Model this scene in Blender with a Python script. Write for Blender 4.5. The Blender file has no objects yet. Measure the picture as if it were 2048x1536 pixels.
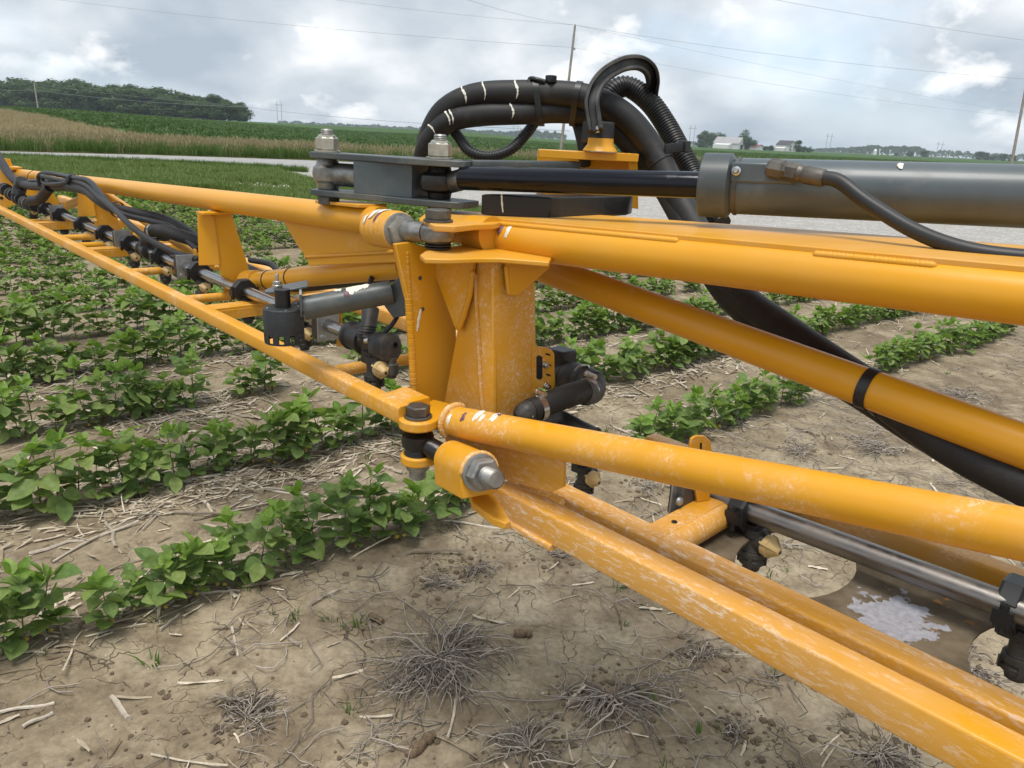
import bpy, bmesh, math, random
import numpy as np
from mathutils import Vector, Matrix, Euler

random.seed(7); rng = np.random.default_rng(7)
scene = bpy.context.scene
COL = scene.collection
PI = math.pi

# ------------------------------------------------------------------ camera
F_PX, EYE = 1500.0, 1.28
ROLL = math.atan(0.0465)
PITCH = math.atan((768 - 274) * math.cos(ROLL) / F_PX)
_f = np.array([0, math.cos(PITCH), -math.sin(PITCH)])
_r0 = np.array([1.0, 0, 0]); _u0 = np.cross(_r0, _f)
_c, _s = math.cos(ROLL), math.sin(ROLL)
_r = _c * _r0 + _s * _u0; _u = -_s * _r0 + _c * _u0
EYE_P = np.array([0, 0, EYE])
cam_data = bpy.data.cameras.new('camera'); cam = bpy.data.objects.new('camera', cam_data)
COL.objects.link(cam)
cam_data.sensor_width = 36; cam_data.lens = F_PX / 2048 * 36
cam_data.clip_start = 0.02; cam_data.clip_end = 20000
M = Matrix.Identity(4)
for i in range(3):
    M[i][0], M[i][1], M[i][2], M[i][3] = _r[i], _u[i], -_f[i], EYE_P[i]
cam.matrix_world = M
scene.camera = cam
scene.cycles.max_bounces = 4; scene.cycles.diffuse_bounces = 2; scene.cycles.glossy_bounces = 2; scene.cycles.transmission_bounces = 1
scene.render.resolution_x, scene.render.resolution_y = 1024, 768

# ------------------------------------------------------------------ sky, sun, exposure
SUN_EL, SUN_AZ = math.radians(74), math.radians(200)      # azimuth clockwise from +Y
world = bpy.data.worlds.new('World'); scene.world = world; world.use_nodes = True
def build_world():
    nt = world.node_tree; nt.nodes.clear()
    N = nt.nodes.new; L = nt.links.new
    out = N('ShaderNodeOutputWorld'); bg = N('ShaderNodeBackground'); bg.inputs['Strength'].default_value = 0.13
    sky = N('ShaderNodeTexSky'); sky.sky_type = 'NISHITA'; sky.sun_disc = False
    sky.sun_elevation = SUN_EL; sky.sun_rotation = SUN_AZ; sky.altitude = 200; sky.air_density = 1.0; sky.dust_density = 2.0
    tc = N('ShaderNodeTexCoord'); sep = N('ShaderNodeSeparateXYZ'); L(tc.outputs['Generated'], sep.inputs[0])
    def math_(op, a, b=None):
        m = N('ShaderNodeMath'); m.operation = op
        for i, v in enumerate((a, b)):
            if v is None: continue
            if isinstance(v, (int, float)): m.inputs[i].default_value = v
            else: L(v, m.inputs[i])
        return m.outputs[0]
    zc = math_('ADD', math_('MAXIMUM', sep.outputs[2], 0.0), 0.50)
    cx = math_('DIVIDE', sep.outputs[0], zc); cy = math_('DIVIDE', sep.outputs[1], zc)
    comb = N('ShaderNodeCombineXYZ'); L(cx, comb.inputs[0]); L(cy, comb.inputs[1])
    def noise(scale, detail, rough, off, dist=0.0):
        mp = N('ShaderNodeMapping'); mp.inputs['Location'].default_value = off; L(comb.outputs[0], mp.inputs[0])
        n = N('ShaderNodeTexNoise'); n.inputs['Scale'].default_value = scale; n.inputs['Detail'].default_value = detail
        n.inputs['Roughness'].default_value = rough; n.inputs['Distortion'].default_value = dist
        L(mp.outputs[0], n.inputs['Vector']); return n.outputs['Fac']
    def ramp(fac, stops):
        r = N('ShaderNodeValToRGB'); cr = r.color_ramp
        while len(cr.elements) < len(stops): cr.elements.new(0.5)
        for e, (p, c) in zip(cr.elements, stops):
            e.position = p; e.color = (*c, 1)
        L(fac, r.inputs[0]); return r.outputs[0]
    shape = noise(2.0, 6, 0.50, (3.1, 7.7, 0), 0.15)
    tone = noise(2.6, 6, 0.50, (4.3, 2.3, 3), 0.1)
    cover = ramp(shape, [(0.30, (0, 0, 0)), (0.50, (1, 1, 1))])
    # blue-grey undersides to white tops
    col = ramp(tone, [(0.36, (2.35, 2.75, 3.2)), (0.47, (3.15, 3.5, 3.85)), (0.56, (4.1, 4.35, 4.6)), (0.66, (5.7, 5.8, 5.9))])
    cum = ramp(noise(3.4, 7, 0.55, (7.7, 3.9, 5), 0.15), [(0.57, (0, 0, 0)), (0.66, (1, 1, 1))])
    cm = N('ShaderNodeMix'); cm.data_type = 'RGBA'; L(cum, cm.inputs[0]); L(col, cm.inputs[6]); cm.inputs[7].default_value = (6.0, 6.05, 6.05, 1)
    # pale hazy blue between the clouds, whitened low down by the moist air
    hz = N('ShaderNodeMix'); hz.data_type = 'RGBA'; hz.inputs[0].default_value = 0.62
    L(sky.outputs[0], hz.inputs[6]); hz.inputs[7].default_value = (3.5, 4.3, 5.2, 1)
    mix = N('ShaderNodeMix'); mix.data_type = 'RGBA'; L(cover, mix.inputs[0])
    L(hz.outputs[2], mix.inputs[6]); L(cm.outputs[2], mix.inputs[7])
    L(mix.outputs[2], bg.inputs[0]); L(bg.outputs[0], out.inputs[0])
build_world()
world.cycles.sampling_method = 'MANUAL'; world.cycles.sample_map_resolution = 512
sun_d = bpy.data.lights.new('sun', 'SUN'); sun_d.energy = 1.9; sun_d.angle = math.radians(25); sun_d.color = (1.0, 0.955, 0.89)
sun = bpy.data.objects.new('sun', sun_d); COL.objects.link(sun)
_sd = Vector((math.sin(SUN_AZ) * math.cos(SUN_EL), math.cos(SUN_AZ) * math.cos(SUN_EL), math.sin(SUN_EL)))
sun.rotation_euler = (-_sd).to_track_quat('-Z', 'Y').to_euler(); sun.location = _sd * 30
vs = scene.view_settings; vs.view_transform = 'Standard'; vs.look = 'None'; vs.gamma = 1; vs.use_curve_mapping = False
vs.exposure = 0.66

# ------------------------------------------------------------------ helpers: survey points to metres
def ray(px, py): return (px - 1024) / F_PX * _r - (py - 768) / F_PX * _u + _f
def at(px, py, d): return EYE_P + ray(px, py) * d
def on_plane(px, py, p0, n):
    v = ray(px, py); return EYE_P + v * (np.dot(np.asarray(p0) - EYE_P, n) / np.dot(v, n))
def on_z(px, py, z=0.0):
    v = ray(px, py); return EYE_P + v * ((z - EYE) / v[2])
def nrm(v): v = np.asarray(v, float); return v / np.linalg.norm(v)
UP = np.array([0, 0, 1.0])
BOOM = nrm(np.array([*ray(-443, 206)[:2], 0]))          # along the boom, away to the left
FRONT = nrm(np.cross(UP, BOOM)) ; FRONT = FRONT if FRONT[1] < 0 else -FRONT   # across the boom, to its near side
def lerp(a, b, t): return np.asarray(a) * (1 - t) + np.asarray(b) * t

# ------------------------------------------------------------------ helpers: meshes
class MB:
    def __init__(self): self.v = []; self.f = []; self.a = {}
    def add(self, vs, fs):
        o = len(self.v); self.v += [tuple(map(float, p)) for p in vs]; self.f += [tuple(i + o for i in f) for f in fs]; return self
    def rings(self, rings, caps=True, closed=False):
        n = len(rings[0]); fs = []
        m = len(rings)
        for i in range(m if closed else m - 1):
            a, b = i * n, ((i + 1) % m) * n
            for k in range(n):
                k2 = (k + 1) % n; fs.append((a + k, a + k2, b + k2, b + k))
        if caps and not closed:
            fs.append(tuple(range(n - 1, -1, -1))); fs.append(tuple((m - 1) * n + k for k in range(n)))
        return self.add([p for r in rings for p in r], fs)
    def tube(self, pts, r, seg=20, caps=True, phase=0.0):
        pts = [np.asarray(p, float) for p in pts]; m = len(pts)
        rs = r if hasattr(r, '__len__') else [r] * m
        T = [nrm(pts[min(i + 1, m - 1)] - pts[max(i - 1, 0)]) for i in range(m)]
        a = UP if abs(T[0][2]) < 0.9 else np.array([1.0, 0, 0])
        nv = nrm(a - T[0] * np.dot(a, T[0])); R = []
        for i in range(m):
            nv = nrm(nv - T[i] * np.dot(nv, T[i])); bv = np.cross(T[i], nv)
            R.append([pts[i] + rs[i] * (math.cos(2 * PI * k / seg + phase) * nv + math.sin(2 * PI * k / seg + phase) * bv) for k in range(seg)])
        return self.rings(R, caps)
    def cyl(self, p0, p1, r, r1=None, seg=24): return self.tube([p0, p1], [r, r if r1 is None else r1], seg)
    def lathe(self, p0, axis, prof, seg=24, caps=True, phase=0.0):
        ax = nrm(axis); a = UP if abs(ax[2]) < 0.9 else np.array([1.0, 0, 0])
        nv = nrm(a - ax * np.dot(a, ax)); bv = np.cross(ax, nv); p0 = np.asarray(p0, float)
        R = [[p0 + ax * t + r * (math.cos(2 * PI * k / seg + phase) * nv + math.sin(2 * PI * k / seg + phase) * bv) for k in range(seg)] for t, r in prof]
        return self.rings(R, caps)
    def hexa(self, p0, axis, af, h, phase=0.2):
        R = af / math.sqrt(3); c = af * 0.5
        return self.lathe(p0, axis, [(0, c * 1.02), (h * .08, R), (h * .9, R), (h, c * .98)], 6, phase=phase)
    def prism(self, poly, ext):
        p = [np.asarray(q, float) for q in poly]; e = np.asarray(ext, float); n = len(p)
        fs = [tuple(range(n - 1, -1, -1)), tuple(range(n, 2 * n))] + [(k, (k + 1) % n, n + (k + 1) % n, n + k) for k in range(n)]
        return self.add(p + [q + e for q in p], fs)
    def beam(self, p0, p1, w, h, up=UP, rad=0.006, cseg=3, caps=True, path=None):
        pts = [np.asarray(p, float) for p in (path or [p0, p1])]; R = []
        for i, p in enumerate(pts):
            t = nrm(pts[min(i + 1, len(pts) - 1)] - pts[max(i - 1, 0)])
            s = nrm(np.cross(t, up)); u2 = np.cross(s, t); ring = []
            for cx, cy, a0 in ((1, 1, 0), (-1, 1, 90), (-1, -1, 180), (1, -1, 270)):
                for k in range(cseg + 1):
                    a = math.radians(a0 + 90 * k / cseg)
                    ring.append(p + s * (cx * (w / 2 - rad) + rad * math.cos(a)) + u2 * (cy * (h / 2 - rad) + rad * math.sin(a)))
            R.append(ring)
        return self.rings(R, caps)
    def box(self, c, ax, ay, az): # centre and three half-extent vectors
        c, ax, ay, az = map(np.asarray, (c, ax, ay, az))
        P = [c + sx * ax + sy * ay + sz * az for sz in (-1, 1) for sx, sy in ((-1, -1), (1, -1), (1, 1), (-1, 1))]
        return self.add(P, [(3, 2, 1, 0), (4, 5, 6, 7), (0, 1, 5, 4), (1, 2, 6, 5), (2, 3, 7, 6), (3, 0, 4, 7)])
    def mesh(self, name, mat, org=(0, 0, 0), smooth=35, fix=True):
        me = bpy.data.meshes.new(name); o = np.asarray(org, float)
        me.from_pydata([tuple(np.asarray(p) - o) for p in self.v], [], self.f)
        if fix:
            bm = bmesh.new(); bm.from_mesh(me); bmesh.ops.recalc_face_normals(bm, faces=bm.faces); bm.to_mesh(me); bm.free()
        me.polygons.foreach_set('use_smooth', [smooth > 0] * len(me.polygons))
        if smooth > 0 and smooth < 180: me.set_sharp_from_angle(angle=math.radians(smooth))
        if mat: me.materials.append(mat)
        for nm in ('lu', 'lv'):
            if self.a:
                at_ = me.attributes.new(nm, 'FLOAT', 'POINT'); at_.data.foreach_set('value', [self.a.get(i, (9.0, 0.0))[0 if nm == 'lu' else 1] for i in range(len(me.vertices))])
        me.update(); return me
    def build(self, name, mat, parent=None, bevel=0.0, smooth=35, loc=None, label=None, kind=None):
        org = np.array(parent['_o'] if parent is not None and '_o' in parent else (0, 0, 0)) if loc is None else np.asarray(loc, float)
        ob = bpy.data.objects.new(name, self.mesh(name, mat, org, smooth)); COL.objects.link(ob)
        if parent is not None: ob.parent = parent; ob['_o'] = list(org)
        elif loc is not None: ob.location = loc
        if bevel > 0:
            m = ob.modifiers.new('bevel', 'BEVEL'); m.width = bevel; m.segments = 2; m.limit_method = 'ANGLE'; m.angle_limit = math.radians(40)
            m.harden_normals = False
        if label: ob['label'] = label
        if kind: ob['kind'] = kind
        return ob

def tag(o, label, cat=None, group=None, kind=None):
    if label: o['label'] = label
    if cat: o['category'] = cat
    if group: o['group'] = group
    if kind: o['kind'] = kind
    return o
def thing(name, loc, label, cat, group=None):
    o = bpy.data.objects.new(name, None); COL.objects.link(o); o.location = tuple(map(float, loc)); o.empty_display_size = 0.05
    o['_o'] = [float(x) for x in loc]; return tag(o, label, cat, group)

def spline(pts, n=12):
    P = [np.asarray(p, float) for p in pts]; P = [2 * P[0] - P[1]] + P + [2 * P[-1] - P[-2]]; out = []
    for i in range(1, len(P) - 2):
        for k in range(n):
            t = k / n; a, b, c, d = P[i - 1], P[i], P[i + 1], P[i + 2]
            out.append(0.5 * ((2 * b) + (c - a) * t + (2 * a - 5 * b + 4 * c - d) * t * t + (3 * b - a - 3 * c + d) * t ** 3))
    out.append(P[-2]); return out
def resample(pts, step):
    pts = [np.asarray(p, float) for p in pts]; L = [0]
    for a, b in zip(pts, pts[1:]): L.append(L[-1] + np.linalg.norm(b - a))
    n = max(2, int(L[-1] / step)); A = np.array(pts); t = np.linspace(0, L[-1], n)
    return [np.array([np.interp(x, L, A[:, j]) for j in range(3)]) for x in t]

def vnoise(x, y, seed=0):
    xi = np.floor(x).astype(np.int64); yi = np.floor(y).astype(np.int64); xf = x - xi; yf = y - yi
    def h(a, b):
        k = (a * 374761393 + b * 668265263 + seed * 974711) & 0x7fffffff
        k = ((k ^ (k >> 13)) * 1274126177) & 0x7fffffff
        return ((k ^ (k >> 16)) & 0xffff) / 65535.0
    u = xf * xf * (3 - 2 * xf); v = yf * yf * (3 - 2 * yf)
    return (h(xi, yi) * (1 - u) + h(xi + 1, yi) * u) * (1 - v) + (h(xi, yi + 1) * (1 - u) + h(xi + 1, yi + 1) * u) * v
def fbm(x, y, octv=4, seed=0):
    s = 0; a = 0.5
    for o in range(octv):
        s = s + a * vnoise(x * 2 ** o + 17.3 * o, y * 2 ** o + 9.1 * o, seed + o); a *= 0.5
    return s
def sstep(x, a, b):
    t = np.clip((x - a) / (b - a), 0, 1); return t * t * (3 - 2 * t)

# ------------------------------------------------------------------ materials
def new_mat(name):
    m = bpy.data.materials.new(name); m.use_nodes = True; nt = m.node_tree
    return m, nt, nt.nodes['Principled BSDF'], nt.nodes['Material Output']
class NT:
    """short hand for shader nodes"""
    def __init__(self, nt): self.nt = nt
    def n(self, t, **kw):
        nd = self.nt.nodes.new(t)
        for k, v in kw.items(): setattr(nd, k, v)
        return nd
    def link(self, a, b): self.nt.links.new(a, b)
    def set(self, sock, v):
        if isinstance(v, bpy.types.NodeSocket): self.link(v, sock)
        else: sock.default_value = v
    def coords(self, kind='Object', scale=(1, 1, 1), loc=(0, 0, 0), rot=(0, 0, 0)):
        tc = self.n('ShaderNodeTexCoord'); mp = self.n('ShaderNodeMapping')
        mp.inputs['Scale'].default_value = scale; mp.inputs['Location'].default_value = loc; mp.inputs['Rotation'].default_value = rot
        self.link(tc.outputs[kind], mp.inputs[0]); return mp.outputs[0]
    def noise(self, vec, scale, detail=4, rough=0.55, dist=0.0, out='Fac'):
        n = self.n('ShaderNodeTexNoise'); self.link(vec, n.inputs['Vector'])
        n.inputs['Scale'].default_value = scale; n.inputs['Detail'].default_value = detail; n.inputs['Roughness'].default_value = rough; n.inputs['Distortion'].default_value = dist
        return n.outputs[out]
    def voro(self, vec, scale, feature='F1', out='Distance', rnd=1.0):
        n = self.n('ShaderNodeTexVoronoi', feature=feature); self.set(n.inputs['Vector'], vec); n.inputs['Scale'].default_value = scale
        n.inputs['Randomness'].default_value = rnd; return n.outputs[out]
    def ramp(self, fac, stops, interp='LINEAR'):
        r = self.n('ShaderNodeValToRGB'); cr = r.color_ramp; cr.interpolation = interp
        while len(cr.elements) < len(stops): cr.elements.new(0.5)
        for e, (p, c) in zip(cr.elements, stops):
            e.position = p; e.color = (c, c, c, 1) if isinstance(c, (int, float)) else (*c, 1)
        self.link(fac, r.inputs[0]); return r.outputs[0]
    def mix(self, fac, a, b, blend='MIX'):
        m = self.n('ShaderNodeMix', data_type='RGBA', blend_type=blend)
        self.set(m.inputs[0], fac)
        for s, v in ((m.inputs[6], a), (m.inputs[7], b)): self.set(s, (*v, 1) if isinstance(v, tuple) and len(v) == 3 else v)
        return m.outputs[2]
    def math(self, op, a, b=0.0, c=None):
        m = self.n('ShaderNodeMath', operation=op); self.set(m.inputs[0], a); self.set(m.inputs[1], b)
        if c is not None: self.set(m.inputs[2], c)
        return m.outputs[0]
    def bump(self, h, strength=0.3, dist=0.002, normal=None):
        b = self.n('ShaderNodeBump'); b.inputs['Strength'].default_value = strength; b.inputs['Distance'].default_value = dist
        self.link(h, b.inputs['Height'])
        if normal is not None: self.link(normal, b.inputs['Normal'])
        return b.outputs[0]

def simple(name, base, rough=0.5, metal=0.0, var=0.15, scale=30, bump=0.0, bscale=200, dust=0.0, dustcol=(0.32, 0.26, 0.18), coat=0.0, spec=0.5, dscale=14):
    m, nt, bs, _ = new_mat(name); T = NT(nt); co = T.coords()
    n = T.noise(co, scale, 3)
    v = T.ramp(n, [(0.3, 1 - var), (0.7, 1 + var)])
    c = T.mix(1.0, tuple(base), v, 'MULTIPLY')
    if dust > 0:
        d = T.math('MULTIPLY', T.ramp(T.noise(co, dscale, 5, 0.65), [(0.62 - dust * .3, 0), (0.82 - dust * .2, 1)]), min(1.0, 0.35 + dust * 0.6))
        c = T.mix(d, c, dustcol)
        T.link(T.math('ADD', T.math('MULTIPLY', d, 0.8 - rough), rough), bs.inputs['Roughness'])
    else:
        T.link(T.ramp(n, [(0.3, max(0.02, rough - .06)), (0.7, rough + .06)]), bs.inputs['Roughness'])
    T.link(c, bs.inputs['Base Color']); bs.inputs['Metallic'].default_value = metal
    bs.inputs['Specular IOR Level'].default_value = spec
    if coat: bs.inputs['Coat Weight'].default_value = coat; bs.inputs['Coat Roughness'].default_value = 0.12
    if bump: T.link(T.bump(T.noise(co, bscale, 3), bump, 0.001), bs.inputs['Normal'])
    return m

def paint(name, residue=0.0, film=0.05, streak=(1, 1, 1), seed=0.0):
    """boom paint: warm orange-yellow enamel, orange peel, thin dust, dried white spray residue in flecks"""
    m, nt, bs, _ = new_mat(name); T = NT(nt); co = T.coords(loc=(seed, seed * 2.1, 0))
    big = T.noise(co, 3.5, 3); fine = T.noise(co, 60, 2, 0.6)
    c = T.mix(T.ramp(big, [(0.3, 0), (0.7, 1)]), (0.67, 0.300, 0.0050), (0.75, 0.348, 0.008))
    # thin tan film of dust
    fm = T.math('MULTIPLY', T.ramp(T.noise(co, 9, 4, 0.62), [(0.38, 0.15), (0.7, 1)]), film)
    c = T.mix(fm, c, (0.62, 0.42, 0.24))
    # chips and specks
    sp = T.voro(co, 42, 'F1'); rnd = T.voro(co, 42, 'F1', 'Color')
    chip = T.math('MULTIPLY', T.ramp(sp, [(0.035, 1), (0.06, 0)]), T.ramp(rnd, [(0.80, 0), (0.82, 1)]))
    c = T.mix(T.math('MULTIPLY', chip, 0.8), c, (0.06, 0.045, 0.03))
    rough = T.math('ADD', 0.33, T.math('MULTIPLY', fm, 0.5))
    if residue > 0:
        cs0 = T.coords(rot=(0, 0, -2.327), loc=(seed * 3, 1.7, seed)); mp2 = T.n('ShaderNodeMapping'); mp2.inputs['Scale'].default_value = streak; T.link(cs0, mp2.inputs[0]); cs = mp2.outputs[0]
        patch = T.ramp(T.noise(cs, 7.5, 6, 0.68, 0.3), [(0.62 - residue * 0.34, 0), (0.92 - residue * 0.3, 1)])
        fleck = T.ramp(T.noise(cs, 135, 6, 0.78, 0.6), [(0.525, 0), (0.575, 1)])
        drops = T.ramp(T.voro(cs, 150, 'F1'), [(0.12, 1), (0.30, 0)])
        dr = T.math('MULTIPLY', drops, T.ramp(T.noise(cs, 26, 3), [(0.50, 0), (0.62, 1)]))
        r1 = T.math('MULTIPLY', patch, T.math('MAXIMUM', T.math('MULTIPLY', fleck, 0.95), dr))
        haze = T.math('MULTIPLY', patch, 0.13)
        r1 = T.math('MINIMUM', T.math('ADD', T.math('MULTIPLY', r1, 0.95), haze), 0.95)
        c = T.mix(r1, c, (0.88, 0.76, 0.64)); rough = T.math('ADD', rough, T.math('MULTIPLY', r1, 0.4))
    T.link(c, bs.inputs['Base Color']); T.link(rough, bs.inputs['Roughness'])
    bs.inputs['Specular IOR Level'].default_value = 0.38
    b1 = T.bump(T.noise(co, 420, 2), 0.10, 0.0006)
    T.link(T.bump(fine, 0.06, 0.002, b1), bs.inputs['Normal'])
    return m
MT = {}
MT['paint'] = paint('boom_paint', 0.10, 0.10)
MT['paint_top'] = paint('boom_paint_dusty_top', 0.12, 0.34, seed=2)
MT['paint_res'] = paint('boom_paint_residue', 0.46, 0.14, seed=1)
MT['paint_res2'] = paint('boom_paint_heavy_residue', 0.74, 0.30, seed=3, streak=(.30, 1, 1))
MT['paint_post'] = paint('boom_paint_post', 0.66, 0.14, seed=7)
MT['paint_muddy'] = paint('boom_paint_muddy', 0.5, 0.75, seed=5)
MT['weld'] = paint('boom_paint_weld', 0.12, 0.20, seed=4)
MT['weld_res'] = paint('boom_paint_weld_residue', 0.75, 0.3, seed=6)
MT['grey'] = simple('slate_grey_enamel', (0.072, 0.090, 0.098), 0.38, 0, 0.18, 12, 0.05, 400, 0.14, (0.20, 0.18, 0.15), 0.1)
MT['grey_dusty'] = simple('slate_grey_enamel_dusty', (0.058, 0.070, 0.072), 0.42, 0, 0.2, 12, 0.05, 300, 0.42, (0.19, 0.175, 0.14), 0.05)
MT['rod'] = simple('black_nitrided_rod', (0.012, 0.013, 0.018), 0.16, 0.55, 0.1, 20, dust=0.10, dustcol=(0.10, 0.10, 0.10))
MT['plastic'] = simple('black_plastic', (0.014, 0.014, 0.015), 0.42, 0, 0.2, 40, 0.08, 500, 0.22, (0.09, 0.08, 0.065))
MT['plastic_dusty'] = simple('black_plastic_dusty', (0.018, 0.018, 0.018), 0.5, 0, 0.2, 40, 0.1, 400, 0.62, (0.17, 0.155, 0.13))
MT['wrinkle'] = simple('wrinkle_black_coating', (0.020, 0.022, 0.024), 0.55, 0, 0.25, 160, 0.7, 700, 0.10, (0.10, 0.10, 0.10))
MT['rubber'] = simple('black_rubber_hose', (0.013, 0.0125, 0.012), 0.58, 0, 0.3, 25, 0.2, 600, 0.24, (0.085, 0.076, 0.064), dscale=26)
MT['rubber_smooth'] = simple('black_rubber_hydraulic_hose', (0.016, 0.016, 0.017), 0.45, 0, 0.2, 25, 0.05, 600, 0.2, (0.08, 0.075, 0.07))
MT['stainless'] = simple('stainless_pipe', (0.40, 0.385, 0.37), 0.22, 1.0, 0.15, 18, dust=0.20, dustcol=(0.30, 0.26, 0.21))
MT['stainless_dusty'] = simple('stainless_pipe_dusty', (0.25, 0.235, 0.22), 0.32, 1.0, 0.2, 14, dust=0.55, dustcol=(0.22, 0.185, 0.145))
MT['zinc'] = simple('zinc_plated_steel', (0.55, 0.52, 0.43), 0.34, 1.0, 0.22, 60, 0.15, 300, 0.16, (0.30, 0.25, 0.18))
MT['zinc_worn'] = simple('worn_zinc_steel', (0.33, 0.33, 0.315), 0.50, 0.85, 0.35, 50, 0.3, 300, 0.46, (0.34, 0.29, 0.22))
MT['steel_dark'] = simple('dark_bolt_steel', (0.13, 0.12, 0.105), 0.5, 0.7, 0.35, 50, 0.2, 300, 0.30, (0.16, 0.13, 0.10))
MT['grease'] = simple('black_grease', (0.012, 0.010, 0.009), 0.34, 0, 0.4, 60, 0.8, 90, 0.10, (0.05, 0.035, 0.03))
MT['rod_end'] = simple('forged_rod_end', (0.30, 0.29, 0.27), 0.36, 0.85, 0.45, 40, 0.2, 200, 0.42, (0.06, 0.05, 0.04))
MT['tan'] = simple('tan_nozzle_cap', (0.62, 0.44, 0.19), 0.5, 0, 0.08, 60, 0, 100, 0.22, (0.42, 0.32, 0.18))
MT['hdpe'] = simple('black_poly_block', (0.010, 0.010, 0.011), 0.33, 0, 0.2, 40, 0.15, 300, 0.22, (0.08, 0.08, 0.085))
MT['white_lime'] = simple('bird_dropping_white', (0.75, 0.72, 0.62), 0.7, 0, 0.12, 150)
MT['purple_lime'] = simple('bird_dropping_purple', (0.16, 0.07, 0.09), 0.5, 0, 0.4, 200)
MT['galv'] = simple('galvanised_plate', (0.40, 0.42, 0.43), 0.42, 0.8, 0.2, 40, 0, 100, 0.25, (0.30, 0.28, 0.24))
MT['clip_steel'] = simple('bright_clip_steel', (0.62, 0.60, 0.56), 0.28, 1.0, 0.15, 80, 0, 100, 0.25, (0.35, 0.3, 0.24))
# ================================================================== THE PLACE
ROW_A = math.atan2(*(ray(2950, 363.6)[[1, 0]]))
RDIR = np.array([math.cos(ROW_A), math.sin(ROW_A)]); RPER = np.array([-RDIR[1], RDIR[0]])
ROW0, ROWS = 1.94, 0.767
def terrain(x, y):
    """gentle swell of the land beyond the road on the left, flat to the right"""
    x = np.asarray(x, float); y = np.asarray(y, float); az = np.arctan2(x, np.maximum(y, 1e-3)); r = np.hypot(x, y)
    left = 1 - sstep(az, -0.10, 0.10)
    hill = 1.75 * sstep(r, 30, 120) * (1 - sstep(az, -.55, -.18))
    return left * 2.45 * sstep(r, 60, 420) * (1 - 0.55 * (1 - sstep(az, -.62, -.30))) + hill * (1 - sstep(r, 150, 420) * .8)
def micro(x, y):
    fade = 1 - sstep(np.hypot(x, y), 5, 9)
    off = (RPER[0] * x + RPER[1] * y - ROW0) / ROWS
    ridge = 0.5 + 0.5 * np.cos(off * 2 * PI)
    inrow = (off > -0.5)
    h = 0.018 * ridge * inrow * (0.5 + fbm(x * 2, y * 2, 2, 5)) + 0.040 * (fbm(x * 1.3, y * 1.3, 3, 1) - .45) + 0.020 * (fbm(x * 6, y * 6, 3, 2) - .45)
    cl = np.clip(fbm(x * 16, y * 16, 3, 3) - .52, 0, 1); patchy = sstep(fbm(x * 1.7, y * 1.7, 3, 9), .42, .62)
    h = h + 0.055 * cl * patchy + 0.010 * (fbm(x * 38, y * 38, 2, 4) - .4) * (.35 + patchy)
    return h * fade
def gz(x, y): return terrain(x, y) + micro(np.asarray(x, float), np.asarray(y, float))
def axis(lo, hi, step, far_lo, far_hi, g=1.09):
    c = list(np.arange(lo, hi + step / 2, step)); a = []; s = step; x = lo
    while x > far_lo: s *= g; x -= s; a.append(x)
    b = []; s = step; x = hi
    while x < far_hi: s *= g; x += s; b.append(x)
    return np.array(a[::-1] + c + b)
xs = axis(-2.3, 2.5, .0145, -2400, 2400); ys = axis(.75, 4.3, .0145, -60, 2500)
X, Y = np.meshgrid(xs, ys); Z = gz(X, Y)
nx, ny = len(xs), len(ys)
gm = bpy.data.meshes.new('soil_ground')
V = np.stack([X.ravel(), Y.ravel(), Z.ravel()], 1); I = np.arange(nx * ny).reshape(ny, nx)
Q = np.stack([I[:-1, :-1], I[:-1, 1:], I[1:, 1:], I[1:, :-1]], -1).reshape(-1, 4)
gm.vertices.add(len(V)); gm.vertices.foreach_set('co', V.ravel()); gm.loops.add(Q.size); gm.loops.foreach_set('vertex_index', Q.ravel())
gm.polygons.add(len(Q)); gm.polygons.foreach_set('loop_start', np.arange(len(Q)) * 4); gm.polygons.foreach_set('loop_total', np.full(len(Q), 4))
gm.polygons.foreach_set('use_smooth', np.ones(len(Q), bool)); gm.update(calc_edges=True)
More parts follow.
